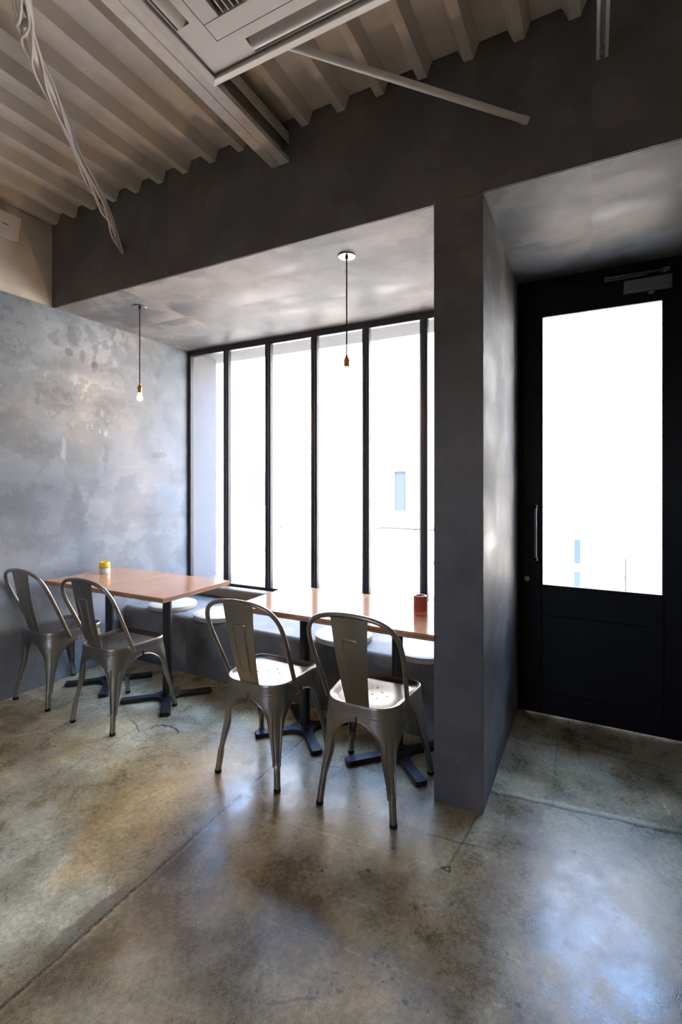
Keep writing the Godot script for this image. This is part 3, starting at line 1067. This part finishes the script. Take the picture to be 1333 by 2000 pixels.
func build_chairs() -> void:
	var o := chair_outline()
	var tot: float = o.s[-1]
	var ch := thing("metal_chair", "", "chair", Vector3.ZERO, 0.0, "gunmetal cafe chairs")
	# ---- seat: rolled rim, dished pan with nine real holes
	var seat := MB.new()
	var n := 96
	var rings := [[0.99, 0.4035], [1.010, 0.4035], [1.013, 0.406], [1.010, 0.4085], [1.006, 0.411], [1.004, 0.438], [0.997, 0.4465], [0.983, 0.450], [0.965, 0.4495], [0.945, 0.445], [0.90, 0.438], [0.80, 0.433]]
	var cen := Vector2(0, 0.01)
	var rows := []
	for r in rings:
		var row := []
		for k in n:
			var p: Vector2 = cen + (outline_at(o, tot * k / n) - cen) * r[0]
			row.append(Vector3(p.x, r[1], p.y))
		rows.append(row)
	seat.loft(rows, true, false, Vector3(0, 0.3, 0))
	# pan
	var pp := PackedVector2Array()
	for k in n:
		pp.append(cen + (outline_at(o, tot * k / n) - cen) * 0.8)
	var nb := pp.size()
	var holes := [[0, 0.02], [0.035, -0.015], [-0.035, -0.015], [0.035, 0.055], [-0.035, 0.055], [0.07, 0.02], [-0.07, 0.02], [0, 0.09], [0, -0.05]]
	for h in holes:
		for rad in [0.0045, 0.012]:
			for k in 10:
				pp.append(Vector2(h[0], h[1]) + Vector2(cos(TAU * k / 10), sin(TAU * k / 10)) * rad)
	for gx in range(-7, 8):
		for gz in range(-7, 8):
			var q := Vector2(gx * 0.02 + 0.003 * sin(gz * 3.1), gz * 0.02 + 0.01)
			var ok := Geometry2D.is_point_in_polygon(q - (q - cen).normalized() * -0.012, pp.slice(0, nb))
			for h in holes:
				if q.distance_to(Vector2(h[0], h[1])) < 0.018:
					ok = false
			if ok:
				pp.append(q)
	var dl := Geometry2D.triangulate_delaunay(pp)
	var so := seat.v.size()
	for q in pp:
		var rr := (q - cen).length() / 0.15
		seat.v.append(Vector3(q.x, 0.433 - 0.008 * sstep(1.0, 0.1, rr), q.y))
	var stt := seat.f.size()
	for i in range(0, dl.size(), 3):
		var m2 := (pp[dl[i]] + pp[dl[i + 1]] + pp[dl[i + 2]]) / 3.0
		var skip := not Geometry2D.is_point_in_polygon(m2, pp.slice(0, nb))
		for h in holes:
			if m2.distance_to(Vector2(h[0], h[1])) < 0.0042:
				skip = true
		if skip:
			continue
		var up := (pp[dl[i + 1]] - pp[dl[i]]).cross(pp[dl[i + 2]] - pp[dl[i]])
		if up > 0:
			seat.tri(so + dl[i], so + dl[i + 1], so + dl[i + 2])
		else:
			seat.tri(so + dl[i], so + dl[i + 2], so + dl[i + 1])
	part("seat", seat.mesh(50.0), M.gun, ch)
	# ---- four pressed legs that flow out of the apron, with rolled edges, tube ends and rubber feet
	var feet := [Vector3(0.207, 0, -0.207), Vector3(0.167, 0, 0.208), Vector3(-0.167, 0, 0.208), Vector3(-0.207, 0, -0.207)]
	for c in 4:
		var sc: float = o.s[o.c[c]]
		var cp: Vector2 = o.p[o.c[c]]
		var prev: float = o.s[o.c[(c + 3) % 4]]
		var next: float = o.s[o.c[(c + 1) % 4]]
		var sl := fposmod(sc - prev, tot) / 2.0
		var sr := fposmod(next - sc, tot) / 2.0
		var tan2 := (outline_at(o, sc + 0.004) - outline_at(o, sc - 0.004)).normalized()
		var T := Vector3(tan2.x, 0, tan2.y)
		var N := Vector3(cp.x - cen.x, 0, cp.y - cen.y)
		N = (N - T * N.dot(T)).normalized()
		var topc := Vector3(cp.x, 0.425, cp.y) * Vector3(0.99, 1, 0.99)
		var ft: Vector3 = feet[c] + N * 0.0155
		var lv := [[0.430, 1.0], [0.408, 1.0], [0.382, 1.0]]
		for k in range(1, 10):
			var ph := PI / 2 * k / 9.0
			lv.append([0.382 - 0.135 * (1.0 - cos(ph)), 1.0 - 0.72 * sin(ph)])
		for k in range(1, 17):
			var tt := k / 16.0
			lv.append([0.247 - 0.147 * tt, 0.28 - 0.155 * tt])
		var lrows := []
		var e0 := []
		var e1 := []
		var m := 33
		for L in lv:
			var y: float = L[0]
			var w: float = L[1]
			var t: float = clampf((0.425 - y) / 0.425, 0.0, 1.0)
			var C := topc.lerp(ft, t)
			C.y = y
			var bl := sstep(0.37, 0.21, y)
			var fl := 0.0085 * sstep(0.36, 0.29, y) * sstep(0.102, 0.125, y)
			var rad := lerpf(0.0165, 0.033, sstep(0.09, 0.3, y))
			var row := []
			for j in m:
				var vv := -1.0 + 2.0 * j / (m - 1)
				var q2 := outline_at(o, sc + vv * w * (sl if vv < 0 else sr)) - cp
				var q := Vector3(q2.x, 0, q2.y)
				var an := vv * 1.75
				var u := T * sin(an) * rad + N * (cos(an) - 1.0) * rad
				var pt := C + q.lerp(u, bl) * lerpf(0.985, 1.0, bl)
				pt -= N * fl * sstep(0.50, 0.30, absf(vv))
				row.append(pt)
			lrows.append(row)
			if y <= 0.3821:
				e0.append(row[0])
				e1.append(row[m - 1])
		var lb := MB.new()
		lb.loft(lrows, false, false, Vector3(0, 0.2, 0) + topc * 0.2)
		lb.tube(e0, 0.0032, 6)
		lb.tube(e1, 0.0032, 6)
		# lower tube
		var pts := []
		var rad2 := []
		for yv in [0.128, 0.115, 0.10, 0.085, 0.012]:
			var t2: float = (0.425 - yv) / 0.425
			var C2 := topc.lerp(ft, t2)
			C2.y = yv
			C2 -= N * 0.0158
			pts.append(C2)
			rad2.append(0.0145 if yv < 0.11 else 0.012)
		lb.tube(pts, rad2, 14)
		var lg := part("leg", lb.mesh(45.0), M.gun, ch)
		var fp: Vector3 = pts[-1]
		part("rubber_foot", MB.new().tube([Vector3(fp.x, 0.0, fp.z), Vector3(fp.x, 0.003, fp.z), Vector3(fp.x, 0.016, fp.z)], [0.0145, 0.016, 0.016], 14).mesh(40.0), M.rubber, lg)
	# ---- hoop
	var hp := [Vector3(-0.190, 0.412, 0.082), Vector3(-0.1945, 0.50, 0.122), Vector3(-0.204, 0.62, 0.180), Vector3(-0.2065, 0.705, 0.2205), Vector3(-0.194, 0.768, 0.2490), Vector3(-0.157, 0.811, 0.268), Vector3(-0.095, 0.834, 0.2785), Vector3(0, 0.842, 0.282)]
	var full := hp.duplicate()
	for k in range(hp.size() - 2, -1, -1):
		full.append(hp[k] * Vector3(-1, 1, 1))
	var hoop := part("back_hoop", MB.new().tube(smooth_path(full, 6), 0.0105, 12).mesh(50.0), M.gun, ch)
	for s in [-1.0, 1.0]:
		part("rivet", MB.new().lathe(Vector3(s * 0.199, 0.425, 0.088), [Vector2(0.0065, 0), Vector2(0.0055, 0.003), Vector2(0, 0.0045)], 12, Basis(Vector3.FORWARD, s * PI / 2)).mesh(50.0), M.gun, hoop)
	# ---- back panel with an embossed outline
	var nr := 140
	var nu := 45
	var prow := []
	for i in nr:
		var t := float(i) / (nr - 1)
		var c0 := Vector3(0, lerpf(0.436, 0.838, t), lerpf(0.1885, 0.282, t) + 0.012 * sin(PI * t))
		var hw := lerpf(0.052, 0.083, t)
		var row := []
		for side in 2:
			for j in nu:
				var u := -1.0 + 2.0 * j / (nu - 1)
				if side == 1:
					u = -u
				var x := u * hw
				var ih := lerpf(0.020, 0.036, t)
				var topd := (0.74 - t) * 0.41
				var dd := 0.0
				# distance to an upside-down U with rounded corners
				var dx := absf(x) - (ih - 0.012)
				var dy := (0.012 - topd)
				dd = Vector2(maxf(dx, 0.0), maxf(dy, 0.0)).length() + minf(maxf(dx, dy), 0.0) - 0.012
				var ridge := 0.0042 * exp(-pow(dd / 0.0034, 2.0)) * sstep(0.10, 0.25, t)
				if dd < 0.0:
					ridge = maxf(ridge, 0.0012 * sstep(0.06, 0.2, t))
				var z := -0.006 * u * u + ridge
				row.append(c0 + Vector3(x, 0, z + (0.0 if side == 0 else -0.002)))
		prow.append(row)
	part("back_panel", MB.new().loft(prow, true, true).mesh(40.0), M.gun, ch)
	var spots := [[-3.070, -1.976, 0.0, "gunmetal steel chair closest to the left wall"], [-2.478, -1.962, 0.02, "gunmetal steel chair in front of the left table's free corner"], [-1.412, -1.978, 0.03, "gunmetal steel chair at the right tables, left of the two"], [-0.872, -2.005, 0.03, "gunmetal steel chair beside the pillar, nearest of the four"]]
	for i in 4:
		var s = spots[i]
		if i == 0:
			ch.position = Vector3(s[0], 0, s[1])
			ch.rotation.y = s[2]
			ch.set_meta("label", s[3])
		else:
			copy_of(ch, "metal_chair", s[3], Vector3(s[0], 0, s[1]), s[2])


func build_lamps() -> void:
	var spots := [[-2.742, -2.301, "bare glowing bulb on a brown twisted cord by the left wall"], [-1.152, -2.288, "bare bulb on a brown twisted cord against the bright window"]]
	for s in spots:
		var t := thing("pendant_lamp", s[2], "lamp", Vector3(s[0], SOF, s[1]), 0.0, "bare bulb pendants")
		var ca := part("canopy", MB.new().lathe(Vector3(0, -0.007, 0), [Vector2(0, 0), Vector2(0.044, 0), Vector2(0.046, 0.002), Vector2(0.046, 0.007), Vector2(0, 0.007)], 40).mesh(30.0), M.canopy, t)
		part("cord_grip", MB.new().lathe(Vector3(0, -0.019, 0), [Vector2(0, 0), Vector2(0.006, 0), Vector2(0.008, 0.005), Vector2(0.008, 0.012), Vector2(0, 0.012)], 16).mesh(30.0), M.rubber, ca)
		var y0 := -0.018
		var y1 := -0.53
		for k in 2:
			var path := []
			for j in 241:
				var u := j / 240.0
				var an := TAU * 26.0 * u + PI * k
				path.append(Vector3(cos(an) * 0.0023, lerpf(y0, y1, u), sin(an) * 0.0023))
			part("cord", MB.new().tube(path, 0.0024, 6).mesh(60.0), M.cord_a if k == 0 else M.cord_b, t)
		part("socket", MB.new().lathe(Vector3(0, -0.59, 0), [Vector2(0, 0), Vector2(0.0135, 0), Vector2(0.0145, 0.003), Vector2(0.0145, 0.03), Vector2(0.018, 0.031), Vector2(0.018, 0.036), Vector2(0.0135, 0.038), Vector2(0.011, 0.048), Vector2(0.007, 0.052), Vector2(0.007, 0.064), Vector2(0, 0.065)], 24).mesh(30.0), M.brass, t)
		part("bulb", MB.new().lathe(Vector3(0, -0.645, 0), [Vector2(0, 0), Vector2(0.009, 0.002), Vector2(0.016, 0.009), Vector2(0.019, 0.02), Vector2(0.017, 0.032), Vector2(0.012, 0.045), Vector2(0.011, 0.056), Vector2(0, 0.056)], 24).mesh(60.0), M.bulb, t)
		var l := OmniLight3D.new()
		l.name = "bulb_light"
		l.light_energy = 0.05
		l.light_color = Color(1.0, 0.80, 0.55)
		l.light_size = 0.018
		l.omni_range = 12.0
		l.omni_attenuation = 2.0
		l.shadow_enabled = true
		l.position = Vector3(0, -0.624, 0)
		t.add_child(l)


func build_services() -> void:
	# ---- ceiling cassette: 0.95 m square
	var yb := 2.782
	var t := thing("air_conditioner", "square white cassette air conditioner hanging under the deck", "air conditioner", Vector3(-0.74, yb, -0.868))
	var H := 0.475
	var shell := MB.new()
	shell.box(Vector3(0, 0.26, 0), Vector3(0.86, 0.02, 0.86))
	for k in 4:
		var sb := Basis(Vector3.UP, PI / 2 * k)
		var long := 0.86 if k % 2 == 0 else 0.84
		shell.box(sb * Vector3(0, 0.142, -0.425), Vector3(long, 0.216, 0.01) if k % 2 == 0 else Vector3(0.01, 0.216, long))
	part("body", shell.mesh(12.0), M.ac, t)
	for q in [[-0.38, -0.38], [0.38, -0.38], [0.38, 0.38], [-0.38, 0.38]]:
		part("hanger_rod", MB.new().tube([Vector3(q[0], 0.268, q[1]), Vector3(q[0], DECK - yb, q[1])], 0.005, 8).mesh(50.0), M.steel_white, t)
	# border frame: sloped ring
	var ring := []
	for r in [[H - 0.03, 0.034], [H, 0.034], [H, 0.022], [H - 0.006, 0.016], [H - 0.042, 0.0], [H - 0.046, 0.002], [H - 0.046, 0.034]]:
		ring.append([Vector3(-r[0], r[1], -r[0]), Vector3(r[0], r[1], -r[0]), Vector3(r[0], r[1], r[0]), Vector3(-r[0], r[1], r[0])])
	ring.append(ring[0])
	part("border_frame", MB.new().loft(ring, true, false).mesh(12.0), M.ac, t)
	# recessed panel with four outlet slots and a central intake: built from strips
	var pa := MB.new()
	var yp := 0.010
	var R := H - 0.052
	var a0 := 0.365      # slot inner edge
	var a1 := 0.418      # slot outer edge
	var L := 0.245       # half length of a slot
	for k in 4:
		var bs := Basis(Vector3.UP, PI / 2 * k)
		pa.box(bs * Vector3(0, yp + 0.01, -(a1 + R) / 2), Vector3(R * 2, 0.02, R - a1) if k % 2 == 0 else Vector3(R - a1, 0.02, a1 * 2))
		for s in [-1.0, 1.0]:
			var far: float = a1 if k % 2 == 0 else a0
			var c := bs * Vector3(s * (L + far) / 2, yp + 0.01, -(a0 + a1) / 2)
			var sz := Vector3(far - L, 0.02, a1 - a0)
			pa.box(c, sz if k % 2 == 0 else Vector3(sz.z, sz.y, sz.x))
		var G := 0.332
		var c3 := bs * Vector3(0, yp + 0.01, -(a0 + G) / 2)
		var s3 := Vector3(a0 * 2 if k % 2 == 0 else G * 2, 0.02, a0 - G)
		pa.box(c3, s3 if k % 2 == 0 else Vector3(s3.z, s3.y, s3.x))
	part("panel", pa.mesh(12.0), M.ac, t)
	for k in 4:
		var bs := Basis(Vector3.UP, PI / 2 * k)
		var frow := []
		for x in [-L + 0.004, -L * 0.6, 0.0, L * 0.6, L - 0.004]:
			var sag: float = 0.0
			var row := []
			for j in 9:
				var u := j / 8.0
				var z := -lerpf(a0 + 0.004, a1 - 0.010, u)
				row.append(bs * Vector3(x, yp + 0.014 - 0.020 * sin(u * PI * 0.62) - sag, z))
			for j in range(8, -1, -1):
				var u := j / 8.0
				var z := -lerpf(a0 + 0.004, a1 - 0.010, u)
				row.append(bs * Vector3(x, yp + 0.018 - 0.020 * sin(u * PI * 0.62) - sag, z))
			frow.append(row)
		part("flap", MB.new().loft(frow, true, true).mesh(40.0), M.ac, t)
		# inner lip that turns the air outwards
		var c4 := bs * Vector3(0, 0.075, -a0 + 0.004)
		part("outlet_lip", MB.new().box(c4, Vector3(L * 2, 0.09, 0.004) if k % 2 == 0 else Vector3(0.004, 0.09, L * 2)).mesh(12.0), M.ac, t)
	# intake grille panel
	var G2 := 0.329
	var I := 0.268
	var gp := MB.new()
	for k in 4:
		var bs := Basis(Vector3.UP, PI / 2 * k)
		var c5 := bs * Vector3(0, yp + 0.006, -(G2 + I) / 2)
		var s5 := Vector3(G2 * 2 if k % 2 == 0 else I * 2, 0.016, G2 - I)
		gp.box(c5, s5 if k % 2 == 0 else Vector3(s5.z, s5.y, s5.x), 0.002)
	var gr := part("intake_grille", gp.mesh(12.0), M.ac, t)
	part("fan_ring", MB.new().lathe(Vector3(0, 0.12, 0), [Vector2(0.17, 0), Vector2(0.24, 0.02), Vector2(0.24, 0.024), Vector2(0.17, 0.006), Vector2(0.17, 0)], 32).mesh(40.0), M.ac, gr)
	for k in 26:
		part("slat", slab(-0.0025, 0.0025, 0.0, 0.014, -I, I, 0.001), M.ac, gr, Vector3(-I + 0.0195 * (k + 1), yp, 0))
	# ---- drain pipe from the cassette to the lintel
	var dp := thing("drain_pipe", "cream drain pipe slanting from the air conditioner to the lintel", "pipe", Vector3(-0.227, 2.806, ZB))
	part("pipe", MB.new().tube([Vector3(0, 0, 0), Vector3(-0.862, 0.118, 0.748)], 0.0135, 18).mesh(50.0), M.pipe, dp)
	part("collar", MB.new().tube([Vector3(-0.0, 0.0, 0.0), Vector3(-0.022, 0.003, 0.019)], 0.0155, 18).mesh(50.0), M.pipe, dp)
	# ---- cable bundle, from a conduit stub to a hole in the lintel
	var cb := thing("cable_bundle", "bundle of white cables hanging from the deck to the lintel", "cable", Vector3(-2.591, 2.80, ZB))
	var way := [Vector3(-2.591, 2.8, ZB), Vector3(-2.545, 2.853, -1.955), Vector3(-2.425, 2.93, -1.775), Vector3(-2.295, 3.005, -1.56), Vector3(-2.13, 3.04, -1.36), Vector3(-1.99, 3.05, -1.18), Vector3(-1.87, 3.04, -1.06), Vector3(-1.784, 3.036, -1.0), Vector3(-1.62, 3.045, -0.86), Vector3(-1.3, 3.05, -0.5)]
	var base := smooth_path(way, 10)
	for k in 7:
		var path := []
		var ph := TAU * k / 7.0
		for i in base.size():
			var u := float(i) / (base.size() - 1)
			var sp := 0.007 + 0.019 * sstep(0.0, 0.2, u) * (1.0 - 0.6 * exp(-pow((u - 0.36) / 0.06, 2.0)))
			var an := ph + u * 5.0 + 0.7 * sin(u * 17.0 + k)
			var off := Vector3(cos(an) * 0.7, sin(an), -cos(an) * 0.7) * sp
			if k == 3:
				off += Vector3(0.02, 0.012, -0.01) * exp(-pow((u - 0.14) / 0.05, 2.0))
			path.append(base[i] + off - cb.position)
		part("cable", MB.new().tube(path, 0.0052 if k % 3 else 0.006, 8).mesh(60.0), M.cable_grey if k == 5 else M.cable, cb)
	for k in 2:
		var cpth := []
		for i in range(66, base.size()):
			cpth.append(base[i] - cb.position + Vector3(0.012 * (1 if k else -1), 0.016 + 0.012 * k, -0.012 * (1 if k else -1)))
		part("conduit", MB.new().tube(cpth, 0.013, 14).mesh(60.0), M.pipe, cb)
	var wide := []
	for i in range(34, 66):
		wide.append(base[i] - cb.position + Vector3(0.004, 0.004, 0))
	part("sheath", MB.new().tube(wide, 0.016, 14).mesh(60.0), M.cable, cb)
	part("cable_tie", MB.new().tube([base[28] - cb.position, base[29] - cb.position], 0.017, 14).mesh(60.0), M.cable, cb)
	# ---- lighting track
	var tr := thing("lighting_track", "white lighting track rail hanging before the lintel, open end visible", "track rail", Vector3(0.034, 2.9, -1.983), 0.0)
	var Lt := 4.4
	part("rail_side", slab(-0.019, -0.008, 0.0, 0.032, 0, Lt, 0.001), M.track, tr)
	part("rail_side", slab(0.008, 0.019, 0.0, 0.032, 0, Lt, 0.001), M.track, tr)
	part("rail_top", slab(-0.019, 0.019, 0.030, 0.036, 0, Lt), M.track, tr)
	part("conductor_strip", slab(-0.008, 0.008, 0.010, 0.016, 0.06, Lt), M.track_in, tr)
	part("end_cap", slab(-0.008, 0.008, 0.001, 0.030, 0.0, 0.02, 0.001), M.track_in, tr)
	part("end_screw", MB.new().lathe(Vector3(0, -0.0005, 0.011), [Vector2(0, 0), Vector2(0.004, 0), Vector2(0.004, 0.003), Vector2(0, 0.003)], 12).mesh(30.0), M.closer, tr)
	for z in [0.9, 2.4, 3.9]:
		part("hanger", slab(-0.006, 0.006, 0.035, DECK - 2.9, z - 0.006, z + 0.006), M.track, tr)
	# ---- box on the upper left wall
	var wx := thing("wall_box", "white box mounted high on the cream upper wall at left", "wall fixture", Vector3(XL - 0.012, 2.92, -1.70))
	var pr := []
	for z in [-0.085, 0.24]:
		var row := []
		for q in [[0.0, 0.0], [0.065, -0.012], [0.098, 0.118], [0.0, 0.14]]:
			row.append(Vector3(q[0], q[1], z))
		pr.append(row)
	part("housing", MB.new().loft(pr, true, true).mesh(20.0), M.plain_white, wx)
	part("slot", MB.new().box(Vector3(0.0835, 0.05, 0.0), Vector3(0.003, 0.004, 0.035), 0.0, Basis(Vector3.FORWARD, -0.25)).mesh(20.0), M.closer, wx)


func build_small() -> void:
	var y := 0.7202
	var c := thing("candle", "white candle with yellow top and green line on the left table", "candle", Vector3(-3.118, y, -2.312))
	part("lower_wax", MB.new().lathe(Vector3.ZERO, [Vector2(0, 0), Vector2(0.034, 0), Vector2(0.036, 0.003), Vector2(0.036, 0.038), Vector2(0, 0.038)], 32).mesh(40.0), M.wax_white, c)
	part("green_band", MB.new().lathe(Vector3(0, 0.038, 0), [Vector2(0, 0), Vector2(0.0362, 0), Vector2(0.0362, 0.007), Vector2(0, 0.007)], 32).mesh(40.0), M.wax_green, c)
	part("upper_wax", MB.new().lathe(Vector3(0, 0.045, 0), [Vector2(0, 0), Vector2(0.036, 0), Vector2(0.037, 0.012), Vector2(0.036, 0.03), Vector2(0.032, 0.035), Vector2(0.027, 0.034), Vector2(0.022, 0.024), Vector2(0, 0.021)], 32).mesh(50.0), M.wax_yellow, c)
	part("wick", MB.new().tube([Vector3(0, 0.064, 0), Vector3(0.001, 0.072, 0.001), Vector3(0.004, 0.079, 0.001)], 0.0012, 6).mesh(50.0), M.wick, c)
	var r := thing("candle", "red candle fading to pink below, on the table by the pillar", "candle", Vector3(-0.752, y, -2.305))
	part("lower_wax", MB.new().lathe(Vector3.ZERO, [Vector2(0, 0), Vector2(0.032, 0), Vector2(0.034, 0.003), Vector2(0.034, 0.018), Vector2(0, 0.018)], 32).mesh(40.0), M.wax_pink, r)
	part("middle_wax", MB.new().lathe(Vector3(0, 0.018, 0), [Vector2(0, 0), Vector2(0.034, 0), Vector2(0.034, 0.016), Vector2(0, 0.016)], 32).mesh(40.0), M.wax_rose, r)
	part("upper_wax", MB.new().lathe(Vector3(0, 0.034, 0), [Vector2(0, 0), Vector2(0.034, 0), Vector2(0.034, 0.056), Vector2(0.032, 0.06), Vector2(0.024, 0.058), Vector2(0.02, 0.053), Vector2(0, 0.052)], 32).mesh(40.0), M.wax_red, r)
	part("wick", MB.new().tube([Vector3(0, 0.085, 0), Vector3(0.001, 0.093, 0), Vector3(0.003, 0.099, 0.001)], 0.0012, 6).mesh(50.0), M.wick, r)


func build_street() -> void:
	var g := struct("street_ground", slab(-30, 26, -0.24, -0.02, -30, ZO), M.street, "pale sunlit street outside the window", "street")
	g.set_meta("kind", "structure")
	var h := thing("house_opposite", "white house across the street behind the window", "building", Vector3(-4.0, -0.02, -8.0))
	part("wall", slab(-22, 24, 0.0, 5.0, -6.0, 0.0), M.white_wall, h)
	part("plinth", slab(-22, 24, 0.0, 0.06, 0.0, 0.05), M.kerb, h)
	# slatted vent window, left
	var lv := Node3D.new()
	lv.name = "slatted_window"
	h.add_child(lv)
	part("recess", slab(-2.5, -1.88, 0.93, 1.61, 0.0, 0.015), M.slat_gap, lv)
	for k in 9:
		part("slat", slab(-2.48 + 0.068 * k, -2.48 + 0.068 * k + 0.032, 0.94, 1.60, 0.015, 0.023, 0.002), M.white_wall, lv)
	# narrow dark window, right
	var nw := Node3D.new()
	nw.name = "narrow_window"
	h.add_child(nw)
	part("pane", slab(0.93, 1.14, 0.9, 1.58, 0.0, 0.02), M.pane_dark, nw)
	part("window_frame", MB.new().box(Vector3(0.915, 1.24, 0.02), Vector3(0.03, 0.7, 0.05)).box(Vector3(1.155, 1.24, 0.02), Vector3(0.03, 0.7, 0.05)).box(Vector3(1.035, 1.6, 0.02), Vector3(0.27, 0.03, 0.05)).mesh(20.0), M.slat, nw)
	# guard rail by the kerb
	var gr := thing("guard_rail", "pale pipe guard rail along the street outside the window", "railing", Vector3(-1.2, -0.02, -5.5))
	part("top_pipe", MB.new().tube([Vector3(-1.17, 0.3, 0), Vector3(-1.165, 0.78, 0), Vector3(-1.14, 0.835, 0), Vector3(-1.08, 0.85, 0), Vector3(0.3, 0.85, 0)], 0.024, 12).mesh(50.0), M.rail, gr)
	for x in [-0.65, 0.2]:
		part("post", MB.new().tube([Vector3(x, 0.0, 0), Vector3(x, 0.83, 0)], 0.03, 12).mesh(50.0), M.rail, gr)
	var bo := thing("bollard", "slim pale post with flat cap standing in the street left of the guard rail", "bollard", Vector3(-3.787, -0.02, -5.5))
	part("shaft", MB.new().tube([Vector3(0, 0, 0), Vector3(0, 0.79, 0)], 0.024, 12).mesh(50.0), M.rail, bo)
	part("cap", MB.new().box(Vector3(0, 0.8, 0), Vector3(0.17, 0.02, 0.06), 0.004).mesh(20.0), M.rail, bo)
	# things seen through the door pane
	var bp := thing("sign_post", "blue grey post with a white band seen through the door glass", "post", Vector3(-0.141, -0.02, -6.0))
	part("shaft", slab(-0.032, 0.032, 0.0, 0.76, -0.02, 0.02, 0.004), M.post_blue, bp)
	part("band", slab(-0.034, 0.034, 0.40, 0.49, -0.022, 0.022, 0.002), M.post_white, bp)
	var gt := thing("low_rail", "thin low rail beside the blue grey post outside the door", "railing", Vector3(-0.25, -0.02, -6.0))
	part("rail_pipe", MB.new().tube([Vector3(-0.05, 0, 0), Vector3(-0.05, 0.57, 0), Vector3(-0.04, 0.585, 0), Vector3(0.07, 0.585, 0)], 0.008, 8).mesh(50.0), M.rail, gt)
	var st := thing("street_post", "thin pale post right of the blue grey post outside", "post", Vector3(0.0, -0.02, -6.0), 0.0, "thin posts outside the door")
	part("shaft", MB.new().tube([Vector3(0, 0, 0), Vector3(0, 0.73, 0)], 0.016, 10).mesh(50.0), M.rail, st)
	var st2 := thing("street_post", "thinnest dark post farthest right outside the door glass", "post", Vector3(0.325, -0.02, -6.0), 0.0, "thin posts outside the door")
	part("shaft", MB.new().tube([Vector3(0, 0, 0), Vector3(0, 0.58, 0)], 0.011, 10).mesh(50.0), M.slat_gap, st2)
